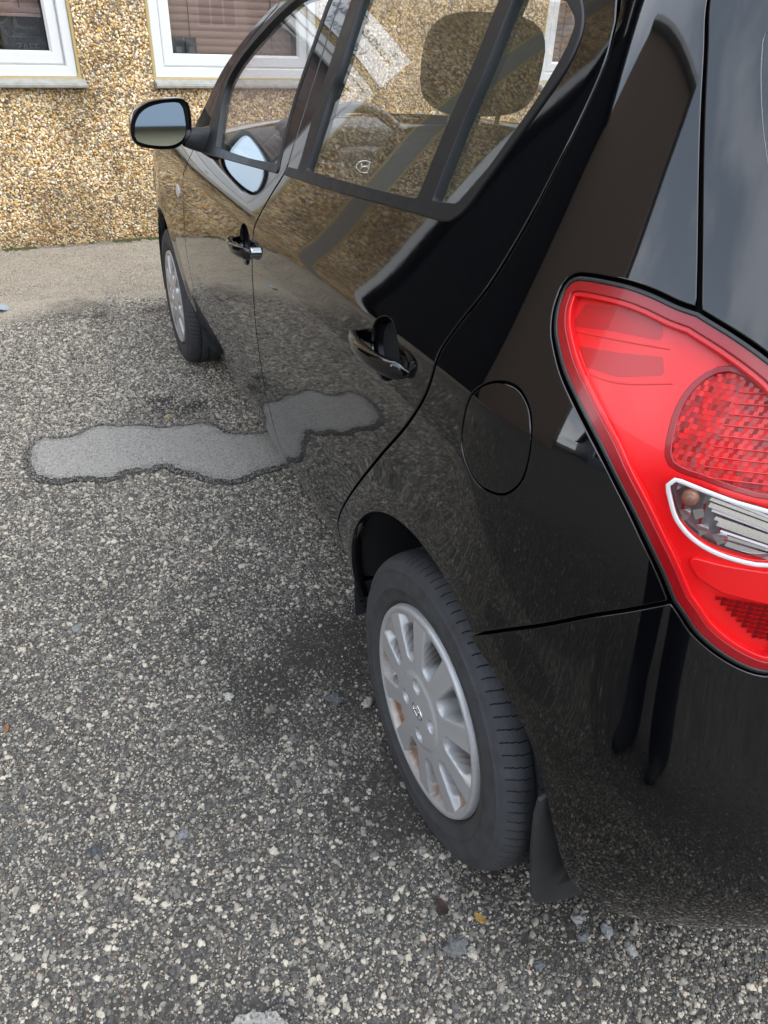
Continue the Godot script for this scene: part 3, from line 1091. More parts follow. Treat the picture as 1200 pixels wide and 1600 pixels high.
func workshop_window(w: Node3D, q: Array, i: int) -> void:
	var win := node("window", w)
	var lo := Vector2(q[0], q[2])
	var hi := Vector2(q[1], q[3])
	put(frame_ring(lo, hi, 0.062, -0.10, -0.008, 0.006).mesh(), "frame", M.white_upvc, win)
	put(frame_ring(lo + Vector2(0.060, 0.060), hi - Vector2(0.060, 0.060), 0.078, -0.095, -0.022, 0.014).mesh(), "sash", M.white_upvc, win)
	put(frame_ring(lo + Vector2(0.130, 0.130), hi - Vector2(0.130, 0.130), 0.012, -0.09, -0.045, 0.004).mesh(), "gasket", M.trim_rubber, win)
	put(frame_ring(lo - Vector2(0.016, 0.016), hi + Vector2(0.016, 0.016), 0.018, -0.06, 0.003, 0.003).mesh(), "sealant", M.sealant, win)
	boxes(win, "drain_cap", M.trim_rubber, Vector3(lo.x + 0.40 * (hi.x - lo.x), lo.y + 0.030, -0.010), Vector3(lo.x + 0.40 * (hi.x - lo.x) + 0.032, lo.y + 0.037, -0.006), 0.001)
	var sill := Soup.new()
	var rows := []
	for k in [[0.93, 0.045], [0.936, 0.064], [0.948, 0.066], [0.951, 0.060], [0.958, 0.058], [0.988, -0.02]]: rows.append([Vector3(lo.x - 0.012, k[0], k[1]), Vector3(hi.x + 0.035, k[0], k[1])])
	for k in rows.size() - 1: sill.flat(rows[k][0], rows[k][1], rows[k + 1][1], rows[k + 1][0], Vector3(0, 0.6, 1))
	sill.flat(rows[0][0], rows[0][1], Vector3(hi.x + 0.035, 0.93, -0.02), Vector3(lo.x - 0.012, 0.93, -0.02), Vector3.DOWN)
	for e in 2:
		for k in rows.size() - 1: sill.flat(rows[k][e], rows[k + 1][e], Vector3(rows[k][e].x, rows[k + 1][e].y, -0.02), Vector3(rows[k][e].x, rows[k][e].y, -0.02), Vector3(-1 if e == 0 else 1, 0, 0))
	put(sill.mesh(), "sill", M.stone_sill, win)
	boxes(win, "pane", M.pane, Vector3(lo.x + 0.136, lo.y + 0.136, -0.066), Vector3(hi.x - 0.136, hi.y - 0.136, -0.062))
	# the blind: slats hanging inside
	var sl := Soup.new()
	var wx := hi.x - lo.x - 0.28
	var prof := []
	for k in 7:
		var t := k / 6.0
		prof.append(Vector2(0.004 * sin(t * PI) + 0.010 * t, -0.0245 + 0.049 * t))
	for k in 6: sl.flat(Vector3(0, prof[k].y, prof[k].x), Vector3(wx, prof[k].y, prof[k].x), Vector3(wx, prof[k + 1].y, prof[k + 1].x), Vector3(0, prof[k + 1].y, prof[k + 1].x), Vector3(0, 0.2, 1))
	var me := sl.mesh()
	var bottom := [1.335, 1.14, 1.14][i] as float
	var y := bottom
	while y < hi.y - 0.14:
		var o := put(me, "slat", M.blind, win)
		o.position = Vector3(lo.x + 0.14, y, -0.15)
		y += 0.043
	boxes(win, "blind_rail", M.blind, Vector3(lo.x + 0.14, bottom - 0.045, -0.155), Vector3(hi.x - 0.14, bottom - 0.027, -0.13), 0.003)
	for k in [0.25, 0.75]: boxes(win, "blind_cord", M.room_dark, Vector3(lerpf(lo.x, hi.x, k), bottom, -0.136), Vector3(lerpf(lo.x, hi.x, k) + 0.004, hi.y - 0.14, -0.133))
	boxes(win, "inner_sill", M.stone_sill, Vector3(lo.x + 0.02, 0.96, -0.42), Vector3(hi.x - 0.02, 1.0, -0.101))

func wall_thing(called: String, label: String, category: String) -> Node3D:
	var o := thing(called, label, category)
	o.transform = wall_frame
	return o

func shop_sign() -> void:
	var g := wall_thing("shop_sign", "white sign with handwritten name, red heart and the word Værksted", "sign")
	var lo := Vector2(-0.33, 2.35)
	var size := Vector2(0.98, 0.31)
	boxes(g, "board", M.sign_white, Vector3(lo.x, lo.y, 0.016), Vector3(lo.x + size.x, lo.y + size.y, 0.026), 0.002)
	for k in [[0.03, 0.03], [0.97, 0.03], [0.03, 0.28], [0.97, 0.28]]: boxes(g, "screw", M.trim_rubber, Vector3(lo.x + k[0] * size.x - 0.004, lo.y + k[1] - 0.004, 0.026), Vector3(lo.x + k[0] * size.x + 0.004, lo.y + k[1] + 0.004, 0.0285), 0.001)
	# handwriting as pen strokes, drawn in units of the small letters' height
	var strokes := [
		"0.9,1.75 0.6,2.05 0.25,1.75 0.75,1.35 0.95,0.85 0.55,0.15 0.05,0.1 0.1,0.42 0.55,0.3 1.1,-0.05 1.5,0.25 1.75,0.7",
		"1.7,1.0 1.72,0.35 1.95,0.0 2.3,0.3 2.45,1.0 2.42,0.2 2.65,0.0 2.95,0.4",
		"2.95,0.9 3.2,0.95 3.4,0.5 3.65,0.05 3.95,0.1", "3.9,1.0 3.4,0.45 2.95,0.0",
		"4.0,0.1 4.15,1.0 4.2,0.3 4.45,0.0 4.8,0.35 4.9,1.0 4.9,0.2 5.15,0.0 5.4,0.4",
		"5.4,0.4 5.7,1.05 5.95,0.45 5.7,0.0 5.4,0.12",
		"7.3,1.75 7.2,0.9 6.95,-0.3", "6.5,1.3 6.9,2.1 7.9,2.15 8.1,1.5 7.5,1.0 7.0,1.05",
		"8.0,0.2 8.4,0.9 8.75,1.9 8.5,2.05 8.4,1.2 8.5,0.2 8.8,0.0 9.1,0.35",
		"9.1,0.35 9.5,0.6 9.55,0.95 9.25,1.0 9.15,0.4 9.4,0.0 9.75,0.15 10.1,0.6",
		"10.1,1.0 10.12,0.2 10.0,-0.85 9.7,-0.95 9.75,-0.6 10.4,0.05 10.8,0.4",
		"10.8,0.4 11.15,0.6 11.2,0.95 10.9,1.0 10.8,0.4 11.05,0.0 11.4,0.15 11.7,0.45"]
	var s := Soup.new()
	var u := 0.060
	for k in strokes:
		var p := []
		for q in spline(pts(k), false, 0.12): p.append(Vector3(lo.x + 0.08 + (q.x + 0.12 * q.y) * u * 1.05, lo.y + 0.155 + q.y * u * 0.85, 0.027))
		var r := []
		for q in p: r.append(0.0055)
		s.tube(p, r, 6)
	put(s.mesh(), "handwritten_name", M.ink_black, g)
	var h := Soup.new()
	var hp := []
	for i in 24:
		var t := TAU * i / 24
		hp.append(Vector3(16 * pow(sin(t), 3), 13 * cos(t) - 5 * cos(2 * t) - 2 * cos(3 * t) - cos(4 * t), 0) * 0.0022 + Vector3(lo.x + 0.08 + 10.4 * u * 1.05, lo.y + 0.262, 0.0285))
	for i in 24: h.tri(Vector3(lo.x + 0.08 + 10.4 * u * 1.05, lo.y + 0.262, 0.030), hp[i], hp[(i + 1) % 24], Vector3(0, 0, 1), Vector3(0, 0, 1), Vector3(0, 0, 1))
	put(h.mesh(), "heart", M.ink_red, g)
	var o := text("Værksted", 0.07, M.ink_black, "lettering", g)
	o.position = Vector3(lo.x + 0.50 * size.x, lo.y + 0.055, 0.027)

func text(what: String, height: float, m: Material, called: String, parent: Node, bold := false) -> MeshInstance3D:
	var t := TextMesh.new()
	var f := SystemFont.new()
	f.font_names = PackedStringArray(["Droid Sans"])
	f.font_weight = 700 if bold else 400
	t.font = f
	t.font_size = 64
	t.text = what
	t.pixel_size = height / 46.0
	t.depth = 0.002
	return put(t, called, m, parent)

# ------------------------------------------------------------------ what stands around, seen in the paint
func surroundings() -> void:
	var c := wall_thing("wooden_chair", "bentwood chair back behind the left workshop window", "chair")
	var s := Soup.new()
	var p := []
	var r := []
	for i in 21:
		var a := PI * i / 20
		p.append(Vector3(0.13 - 0.27 * cos(a) * (1.0 if sin(a) > 0.4 else 1.0), 0.85 + 0.36 * pow(sin(a), 0.6), -0.62))
		r.append(0.017)
	s.tube(p, r, 8)
	put(s.mesh(), "back_hoop", mat("bent_wood", lin(0.30, 0.17, 0.09), 0.4), c)
	boxes(c, "back_panel", mat("cane", lin(0.42, 0.24, 0.12), 0.6), Vector3(-0.08, 0.80, -0.64), Vector3(0.34, 1.07, -0.62), 0.006)
	boxes(c, "seat", M.bent_wood, Vector3(-0.16, 0.46, -1.05), Vector3(0.42, 0.50, -0.60), 0.01)
	for q in [[-0.14, -0.62], [0.40, -0.62], [-0.14, -1.03], [0.40, -1.03]]: boxes(c, "leg", M.bent_wood, Vector3(q[0] - 0.015, 0.05, q[1] - 0.015), Vector3(q[0] + 0.015, 0.46, q[1] + 0.015))
	var k := wall_thing("card", "dark card with pale print standing in the left window", "card")
	boxes(k, "sheet", mat("card_black", lin(0.022, 0.022, 0.023), 0.5), Vector3(0.305, 1.0, -0.20), Vector3(0.555, 1.33, -0.19))
	var ink := mat("print_grey", lin(0.10, 0.10, 0.10), 0.6)
	text("ZAFE", 0.045, ink, "print", k).position = Vector3(0.44, 1.13, -0.188)
	text("Zum", 0.025, ink, "print", k).position = Vector3(0.40, 1.20, -0.188)
	boxes(k, "rule", ink, Vector3(0.34, 1.185, -0.1895), Vector3(0.52, 1.188, -0.188))
	for i in 2:
		var b := wall_thing("small_box", ["left", "right"][i] + " one of two small dark boxes on the right window's inner sill", "box")
		b.set_meta("group", "small dark boxes in the window")
		var x0 := 1.318 + i * 0.085
		boxes(b, "carton", M.card_black if M.has("card_black") else M.dark_timber, Vector3(x0, 1.0, -0.125), Vector3(x0 + 0.072, 1.215, -0.105), 0.002)
		boxes(b, "label_mark", ink, Vector3(x0 + 0.018, 1.125, -0.1045), Vector3(x0 + 0.054, 1.16, -0.1035))

	# left of the yard: a black timber barn in line with the workshop, then a tall brown brick house
	var d := thing("timber_barn", "black timber barn standing left of the workshop, outside the photo", "barn", Vector3(-3.35, 0, -4.9))
	for i in 46: boxes(d, "board", M.dark_timber, Vector3(-5.0, 0.12 * i, 0.0), Vector3(0.0, 0.12 * i + 0.118, 0.04), 0.001)
	boxes(d, "wall", M.dark_timber, Vector3(-5.0, 0, -6.0), Vector3(0.0, 5.5, -0.002))
	boxes(d, "roof", M.roof_dark, Vector3(-5.2, 5.53, -6.2), Vector3(0.12, 5.7, 0.3), 0.01)
	var b := thing("brick_house", "tall brown brick house left of the yard, outside the photo", "house", Vector3(-9.0, 0, -0.4))
	boxes(b, "wall", M.brown_brick, Vector3(-3, 0, -4.3), Vector3(3.2, 7.6, 0.3))
	boxes(b, "fascia", M.fascia_white, Vector3(-3.2, 7.61, -4.4), Vector3(3.42, 7.78, 0.5), 0.01)
	var rf := Soup.new()
	for sx in [-1, 1]: rf.flat(Vector3(sx * 3.4, 7.8, -4.4), Vector3(sx * 3.4, 7.8, 0.5), Vector3(0, 10.0, 0.5), Vector3(0, 10.0, -4.4), Vector3(sx, 1, 0))
	for z in [-4.39, 0.49]: rf.tri(Vector3(-3.4, 7.8, z), Vector3(3.4, 7.8, z), Vector3(0, 10.0, z), Vector3(0, 0, signf(z)), Vector3(0, 0, signf(z)), Vector3(0, 0, signf(z)))
	put(rf.mesh(), "roof", M.cladding_blue, b)
	for x in [-1.8, 1.6]:
		var wn := boxes(b, "window", M.fascia_white, Vector3(x - 0.5, 1.2, 0.29), Vector3(x + 0.5, 2.5, 0.33), 0.005)
		boxes(wn, "pane", M.matt_black, Vector3(x - 0.42, 1.28, 0.325), Vector3(x + 0.42, 2.42, 0.336))
	var g2 := thing("clad_house", "blue-grey clad house beside the tall brown brick house, outside the photo", "house", Vector3(-10.6, 0, 4.2))
	boxes(g2, "wall", M.cladding_blue, Vector3(-3, 0, -2.4), Vector3(3.0, 3.6, 2.6))
	boxes(g2, "roof", M.roof_dark, Vector3(-3.3, 3.62, -2.7), Vector3(3.3, 3.9, 2.9), 0.01)
	for z in [-1.6, 1.2]:
		var w2 := boxes(g2, "window", M.fascia_white, Vector3(2.99, 1.2, z - 0.6), Vector3(3.03, 2.6, z + 0.6), 0.005)
		boxes(w2, "pane", M.matt_black, Vector3(3.025, 1.28, z - 0.52), Vector3(3.036, 2.52, z + 0.52))
	var hedge := thing("hedge", "clipped green hedge right of the yard, outside the photo", "hedge", Vector3(6.8, 0, 0))
	boxes(hedge, "core", M.foliage_dark, Vector3(-0.35, 0, -4.2), Vector3(0.35, 1.95, 9.0), 0.1)
	var leaves := PackedFloat32Array()
	for i in 26000:
		var lr := rng.randf_range(0.025, 0.05)
		var lp := Vector3(-0.36 - rng.randf() * 0.08, rng.randf() * 2.05, rng.randf_range(-4.2, 9.0))
		if i % 5 == 0: lp = Vector3(rng.randf_range(-0.4, 0.4), 1.96 + rng.randf() * 0.1, lp.z)
		push(leaves, Basis(Vector3(rng.randfn(), rng.randfn(), rng.randfn()).normalized(), rng.randf() * TAU).scaled_local(Vector3(lr, lr * 0.12, lr * 0.6)), lp, Vector3(0.035, 0.06, 0.018).lerp(Vector3(0.08, 0.11, 0.03), rng.randf()))
	scatter(leaves, pebble_mesh(51, 0.2, 0), "leaves", M.foliage, hedge)
	# behind the photographer: a cream house across the road, a pavement, a hedge and two trees
	var h := thing("cream_house", "cream rendered house across the road behind the photographer, outside the photo", "house", Vector3(3.0, 0, 19.0))
	boxes(h, "wall", M.cream_render, Vector3(-9, 0, 0), Vector3(9, 5.6, 7))
	var hr := Soup.new()
	hr.flat(Vector3(-9.4, 5.5, -0.5), Vector3(9.4, 5.5, -0.5), Vector3(9.4, 8.3, 3.5), Vector3(-9.4, 8.3, 3.5), Vector3(0, 1, -1))
	hr.flat(Vector3(-9.4, 5.5, 7.5), Vector3(9.4, 5.5, 7.5), Vector3(9.4, 8.3, 3.5), Vector3(-9.4, 8.3, 3.5), Vector3(0, 1, 1))
	for sx in [-1, 1]: hr.tri(Vector3(sx * 9.4, 5.5, -0.5), Vector3(sx * 9.4, 5.5, 7.5), Vector3(sx * 9.4, 8.3, 3.5), Vector3(sx, 0, 0), Vector3(sx, 0, 0), Vector3(sx, 0, 0))
	put(hr.mesh(), "roof", M.slate_blue, h)
	for y in [1.0, 3.6]:
		for i in 6:
			var wn := boxes(h, "window", M.fascia_white, Vector3(-7.6 + 2.7 * i, y, -0.05), Vector3(-6.1 + 2.7 * i, y + 1.25, -0.01), 0.01)
			for j in 3: boxes(wn, "pane", M.matt_black, Vector3(-7.52 + 2.7 * i + 0.47 * j, y + 0.08, -0.062), Vector3(-7.12 + 2.7 * i + 0.47 * j, y + 1.17, -0.052))
	tag(boxes(self, "pavement", M.concrete, Vector3(-40, -0.1, 11.0), Vector3(40, 0.1, 13.0), 0.02), "raised concrete pavement along the road behind the photographer", "pavement", "", "structure")
	for q in [[-8.0, 9.2, 4.6, "shorter"], [-12.5, 10.5, 6.2, "taller"]]: tree(Vector3(q[0], 0, q[1]), q[2], "%s bare-stemmed leafy tree behind the photographer, outside the photo" % q[3])

func tree(at: Vector3, h: float, label: String) -> void:
	var t := thing("tree", label, "tree", at, "trees behind the yard")
	var s := Soup.new()
	s.tube([Vector3.ZERO, Vector3(0.05, h * 0.3, 0), Vector3(-0.05, h * 0.6, 0.1), Vector3(0, h * 0.9, 0)], [0.16, 0.12, 0.08, 0.02], 8)
	for i in 9:
		var a := i * 2.4
		var y := h * (0.35 + 0.055 * i)
		s.tube([Vector3(0, y, 0), Vector3(cos(a), 0.5, sin(a)) * h * 0.14 + Vector3(0, y, 0), Vector3(cos(a), 0.9, sin(a)) * h * 0.24 + Vector3(0, y, 0)], [0.05, 0.03, 0.01], 6)
	put(s.mesh(), "trunk", M.bark, t)
	var buf := PackedFloat32Array()
	for i in 5200:
		var d := Vector3(rng.randfn(), rng.randfn() * 0.9, rng.randfn())
		d = d.normalized() * pow(rng.randf(), 0.4) * h * 0.30
		var n := soft.get_noise_3dv(d * 1.1)
		if n < -0.12: continue
		var r := rng.randf_range(0.04, 0.09)
		push(buf, Basis(Vector3(rng.randfn(), rng.randfn(), rng.randfn()).normalized(), rng.randf() * TAU).scaled_local(Vector3(r, r * 0.12, r * 0.6)), d + Vector3(0, h * 0.68, 0), Vector3(0.04, 0.07, 0.02).lerp(Vector3(0.09, 0.12, 0.035), rng.randf()))
	scatter(buf, pebble_mesh(50, 0.2, 0), "crown", M.foliage, t)

# ------------------------------------------------------------------ the car
var body: Node3D
const ARCH_R := Vector3(0.004, 0.325, 0.345)    # z, y and radius of the rear wheel opening
const ARCH_F := Vector3(-2.525, 0.318, 0.348)
const D_REAR := "-0.52,0.262 -0.487,0.34 -0.453,0.415 -0.318,0.575 -0.19,0.72 -0.09,0.829 -0.042,0.894 -0.022,0.944 -0.020,0.975 -0.007,1.014 0.015,1.065 0.027,1.12 0.034,1.182 0.040,1.249 0.035,1.307 0.012,1.342 -0.015,1.375 -0.06,1.442"
const D_MID := "-0.982,0.262 -0.966,0.45 -0.975,0.58 -0.986,0.70 -0.980,0.83 -0.957,0.925 -0.915,1.0 -0.873,1.06 -0.878,1.111 -0.888,1.188 -0.906,1.28 -0.932,1.37 -0.940,1.436"
const D_FRONT := "-1.81,0.985 -1.835,0.966 -1.885,0.886 -1.929,0.765 -1.968,0.658 -1.975,0.56 -1.955,0.46 -1.905,0.38 -1.80,0.262"
const PILLAR_IN := "-1.405,1.362 -1.55,1.288 -1.70,1.178 -1.785,1.07 -1.81,0.985"
const SEAM := "0.155,0.619 0.163,0.623 0.233,0.681 0.278,0.718 0.328,0.761 0.367,0.79 0.402,0.816"
const LAMP_TOP := "0.326,1.105 0.302,1.108 0.275,1.113 0.246,1.116 0.217,1.116 0.184,1.114 0.164,1.11 0.154,1.098 0.157,1.076 0.168,1.057 0.181,1.044 0.209,1.021 0.245,0.997 0.275,0.976 0.302,0.954 0.327,0.925 0.349,0.897 0.38,0.853 0.402,0.816"
const LAMP_LOW := "0.402,0.816 0.416,0.80 0.429,0.784 0.452,0.766 0.479,0.752 0.501,0.748 0.520,0.758"
const LAMP_IN := "0.520,0.758 0.522,0.833 0.507,0.913 0.487,0.976 0.457,1.031 0.427,1.061 0.40,1.077 0.365,1.092 0.326,1.105"
const HATCH_EDGE := "0.160,1.432 0.172,1.40 0.186,1.363 0.212,1.324 0.235,1.284 0.267,1.225 0.299,1.162 0.326,1.105"

func back(s: String) -> PackedVector2Array:
	var p := spline(pts(s))
	p.reverse()
	return p

func centre_line(from: float, to: float) -> PackedVector2Array:
	var o := PackedVector2Array()
	for i in 21:
		var v := lerpf(from, to, i / 20.0)
		o.append(Vector2(zc(v) + LEN, v))
	return o

func gut(u: float) -> float:
	return pchip([-1.424, -1.2, -0.938, -0.5, -0.06, 0.05, 0.165], [1.374, 1.420, 1.436, 1.446, 1.442, 1.438, 1.432], u)

func gutter(from: float, to: float) -> PackedVector2Array:
	var o := PackedVector2Array()
	for i in 17:
		var u := lerpf(from, to, i / 16.0)
		o.append(Vector2(u, gut(u)))
	return o

# the same part on both sides of the car; with two parents, one on each
func both(s: Soup, called: String, m: Material, left: Node, right: Node = null) -> Array:
	return [put(s.mesh(), called, m, left), put(s.mirrored().mesh(), called, m, right if right else left)]

func car() -> void:
	body = thing("parked_car", "black five-door hatchback parked on the gravel, facing the wall", "car")
	var G := 0.0042
	var paint: Material = M.black_paint
	# --- doors
	var fd_out := outline([PackedVector2Array([Vector2(-1.80, 0.262), Vector2(-0.982, 0.262)]), D_MID, gutter(-0.938, -1.405), PILLAR_IN, D_FRONT])
	var rd_out := outline([PackedVector2Array([Vector2(-0.982, 0.262), Vector2(-0.52, 0.262)]), D_REAR, gutter(-0.06, -0.938), back(D_MID)])
	var ft_out := outline(["-1.665,0.986 -1.222,1.022 -0.905,1.048", "-0.905,1.048 -0.928,1.070 -0.965,1.168 -0.972,1.245 -0.978,1.304 -1.000,1.408", "-1.000,1.408 -1.21,1.398 -1.34,1.366 -1.45,1.322 -1.585,1.256 -1.675,1.18 -1.70,1.11 -1.695,1.04 -1.665,0.986"])
	var fg := outline(["-1.535,1.018 -1.177,1.040 -0.938,1.062", "-0.938,1.062 -0.972,1.168 -0.982,1.245 -0.988,1.304 -1.012,1.392", "-1.012,1.392 -1.216,1.380 -1.327,1.348 -1.431,1.306 -1.566,1.240 -1.632,1.183 -1.632,1.13 -1.585,1.07 -1.535,1.018"])
	var rt_out := outline(["-0.866,1.052 -0.578,1.072 -0.349,1.091 -0.237,1.10 -0.149,1.107 -0.122,1.117 -0.106,1.133 -0.09,1.166 -0.069,1.21 -0.047,1.261 -0.037,1.291 -0.036,1.314 -0.043,1.336 -0.068,1.360 -0.12,1.390", "-0.12,1.390 -0.45,1.412 -0.870,1.410", "-0.870,1.410 -0.832,1.275 -0.822,1.193 -0.798,1.106 -0.793,1.074", "-0.793,1.074 -0.866,1.068"])
	var rg := outline(["-0.745,1.079 -0.473,1.098 -0.274,1.114 -0.244,1.118", "-0.244,1.118 -0.248,1.20 -0.25,1.29 -0.266,1.394", "-0.266,1.394 -0.55,1.400 -0.812,1.398", "-0.812,1.398 -0.770,1.27 -0.768,1.215 -0.756,1.155 -0.745,1.079"])
	var qg := rounded(outline(["-0.202,1.122 -0.137,1.13", "-0.137,1.13 -0.125,1.136 -0.099,1.176 -0.079,1.219 -0.061,1.261 -0.052,1.307 -0.054,1.326 -0.066,1.346 -0.13,1.376", "-0.13,1.376 -0.233,1.390", "-0.233,1.390 -0.215,1.289 -0.211,1.212 -0.202,1.122"]), 0.006)
	ft_out = rounded(ft_out, 0.008)
	fg = rounded(fg, 0.01)
	rg = rounded(rg, 0.006)
	var cup_r := cup(-0.183, 0.917, 0.058)
	var cup_f := cup(-1.045, 0.868, 0.058)
	var fds := both(sheet(grown(fd_out, -G), [ft_out, cup_f]), "front_door", paint, body)
	var rds := both(sheet(grown(rd_out, -G), [rt_out, cup_r]), "rear_door", paint, body)
	both(sheet(grown(ft_out, -0.0012), [fg], -0.003, 0.02, true, 0.016), "window_trim", M.trim_rubber, fds[0], fds[1])
	both(sheet(grown(rt_out, -0.0012), [rg, qg], -0.003, 0.02, true, 0.016), "window_trim", M.trim_rubber, rds[0], rds[1])
	both(two_faced(grown(fg, 0.004)), "window_glass", M.glass, fds[0], fds[1])
	both(two_faced(grown(rg, 0.004)), "window_glass", M.glass, rds[0], rds[1])
	both(two_faced(grown(qg, 0.004)), "quarter_glass", M.glass, rds[0], rds[1])
	handle(-0.183, 0.917, 0.058, rds, false)
	handle(-1.045, 0.868, 0.058, fds, true)
	# --- pillar, wing, quarter, bumper, hatch, lamp
	both(sheet(grown(outline(["-1.424,1.374 -1.588,1.300 -1.754,1.207 -1.857,1.096 -1.914,1.036", "-1.914,1.036 -1.90,0.988", "-1.90,0.988 -1.81,0.988", back(PILLAR_IN), "-1.405,1.362 -1.424,1.374"]), -0.002), [], 0.0, 0.02), "windscreen_pillar", paint, body)
	var wing := outline([back(D_FRONT), PackedVector2Array([Vector2(-1.81, 0.985), Vector2(-1.90, 0.985)]), "-1.90,0.985 -2.2,0.955 -2.6,0.88 -2.95,0.785 -3.05,0.73", "-3.05,0.73 -3.05,0.60 -3.0,0.27", PackedVector2Array([Vector2(-3.0, 0.262), Vector2(-2.87, 0.262)]), arc(ARCH_F.x, ARCH_F.y, ARCH_F.z, 180, 0), PackedVector2Array([Vector2(-2.177, 0.262), Vector2(-1.80, 0.262)])])
	var wings := both(sheet(grown(wing, -G), [], 0.0, 0.02, true, 0.03), "front_wing", paint, body)
	var blink := outline([spline(pts("-2.02,0.808 -1.99,0.806 -1.972,0.815 -1.978,0.832 -2.01,0.842 -2.03,0.828"), true)])
	both(sheet(blink, [], -0.004, 0.01, true, 0.006), "side_repeater", M.lamp_white, wings[0], wings[1])
	var flap := outline([spline(pts("0.085,0.963 0.104,0.979 0.128,0.989 0.155,0.992 0.177,0.986 0.197,0.972 0.21,0.951 0.213,0.92 0.208,0.888 0.186,0.861 0.156,0.85 0.123,0.849 0.09,0.866 0.072,0.89 0.070,0.922 0.076,0.948"), true)])
	var quarter := outline([D_REAR, gutter(-0.06, 0.165), HATCH_EDGE, LAMP_TOP, back(SEAM), arc(ARCH_R.x, ARCH_R.y, ARCH_R.z, 63.5, 180), PackedVector2Array([Vector2(-0.341, 0.262), Vector2(-0.52, 0.262)])])
	var qs := put(sheet(grown(quarter, -G), [flap], 0.0, 0.014, true, 0.02).mesh(), "quarter_panel", paint, body)
	put(sheet(grown(quarter, -G), [], 0.0, 0.02, true, 0.02).mirrored().mesh(), "quarter_panel", paint, body)
	put(sheet(grown(flap, -0.0058), [], 0.0005, 0.012, true, 0.012).mesh(), "fuel_flap", paint, qs)
	var hatch_low := outline(["0.520,0.758 0.56,0.748 0.65,0.742 0.80,0.735", PackedVector2Array([Vector2(0.80, 0.735), Vector2(zc(0.733) + LEN, 0.733)])])
	var bump := outline([SEAM, LAMP_LOW, hatch_low, centre_line(0.733, 0.20), PackedVector2Array([Vector2(1.05, 0.20), Vector2(0.8, 0.20), Vector2(0.6, 0.20), Vector2(0.507, 0.204)]), "0.507,0.204 0.474,0.226 0.448,0.250 0.424,0.288 0.400,0.338 0.377,0.395 0.353,0.453 0.330,0.498 0.297,0.544 0.233,0.594 0.155,0.619"])
	var bs := sheet(grown(bump, -0.0035), [], 0.0, 0.014, true, 0.06)
	bs.join(bs.mirrored())
	put(bs.mesh(), "rear_bumper", paint, body)
	var hg := rounded(outline(["0.275,1.345 0.295,1.300 0.33,1.24 0.385,1.165 0.45,1.118", "0.45,1.118 0.65,1.10 0.92,1.095", "0.92,1.095 0.90,1.345", "0.90,1.345 0.275,1.345"]), 0.01)
	var hatch := outline([HATCH_EDGE, back(LAMP_IN), hatch_low, centre_line(0.733, 1.43), PackedVector2Array([Vector2(0.6, 1.43), Vector2(0.160, 1.432)])])
	var hsoup := sheet(grown(hatch, -0.0035), [hg], 0.0, 0.016)
	hsoup.join(hsoup.mirrored())
	var hs := put(hsoup.mesh(), "tailgate", paint, body)
	var gsoup := sheet(grown(hg, -0.001), [], 0.001, 0.02, false)
	gsoup.join(gsoup.mirrored())
	put(gsoup.mesh(), "rear_window", M.glass, hs)
	var frit := sheet(hg, [grown(hg, -0.045)], 0.005, 0.02, false)
	frit.join(frit.mirrored())
	put(frit.mesh(), "window_border", M.matt_black, hs)
	tail_lamp()
	# --- sill below the doors and the dark sheet behind the gaps
	var rock := outline([PackedVector2Array([Vector2(-2.10, 0.258), Vector2(-2.10, 0.20), Vector2(-0.36, 0.20), Vector2(-0.36, 0.258)])])
	both(sheet(rock, [], 0.004, 0.03, true, 0.03), "sill_panel", paint, body)
	var shell := outline([PackedVector2Array([Vector2(-2.98, 0.21), Vector2(-2.9, 0.21)]), arc(ARCH_F.x, ARCH_F.y, ARCH_F.z + 0.012, 180, 0), PackedVector2Array([Vector2(-2.16, 0.21), Vector2(-0.38, 0.21)]), arc(ARCH_R.x, ARCH_R.y, ARCH_R.z + 0.012, 180, 40), "0.315,0.545 0.35,0.49 0.372,0.45 0.395,0.395 0.418,0.338 0.442,0.29 0.475,0.245 0.52,0.215", PackedVector2Array([Vector2(0.7, 0.215), Vector2(1.0, 0.215)]), centre_line(0.215, 1.0), PackedVector2Array([Vector2(0.55, 1.03), Vector2(0.45, 1.06), Vector2(0.37, 1.15), Vector2(0.26, 1.34), Vector2(0.15, 1.42)]), gutter(0.12, -1.40), "-1.40,1.355 -1.55,1.285 -1.70,1.175 -1.80,1.07 -1.83,0.98", PackedVector2Array([Vector2(-2.2, 0.945), Vector2(-2.6, 0.87), Vector2(-2.98, 0.76)])])
	both(sheet(shell, [grown(fg, -0.004), grown(rg, -0.004), grown(qg, -0.004), grown(outline([LAMP_TOP, LAMP_LOW, LAMP_IN]), -0.008)], 0.02, 0.04, false), "inner_shell", M.matt_black, body)
	roof_and_front()
	for sg in [-1.0, 1.0]:
		for z in [0.0, -2.525]: wheel(sg, z)
	wheel_houses()
	mudflaps()
	door_mirrors()
	cabin()

# a pane has an outer and an inner face
func two_faced(p: PackedVector2Array) -> Soup:
	var s := sheet(p, [], 0.006, 0.03, false)
	s.join(sheet(p, [], 0.010, 0.03, false))
	return s

func cup(u: float, v: float, r: float) -> PackedVector2Array:
	var o := PackedVector2Array()
	for i in 28: o.append(Vector2(u + r * 0.95 * cos(TAU * i / 28), v + r * 0.86 * sin(TAU * i / 28)))
	return o

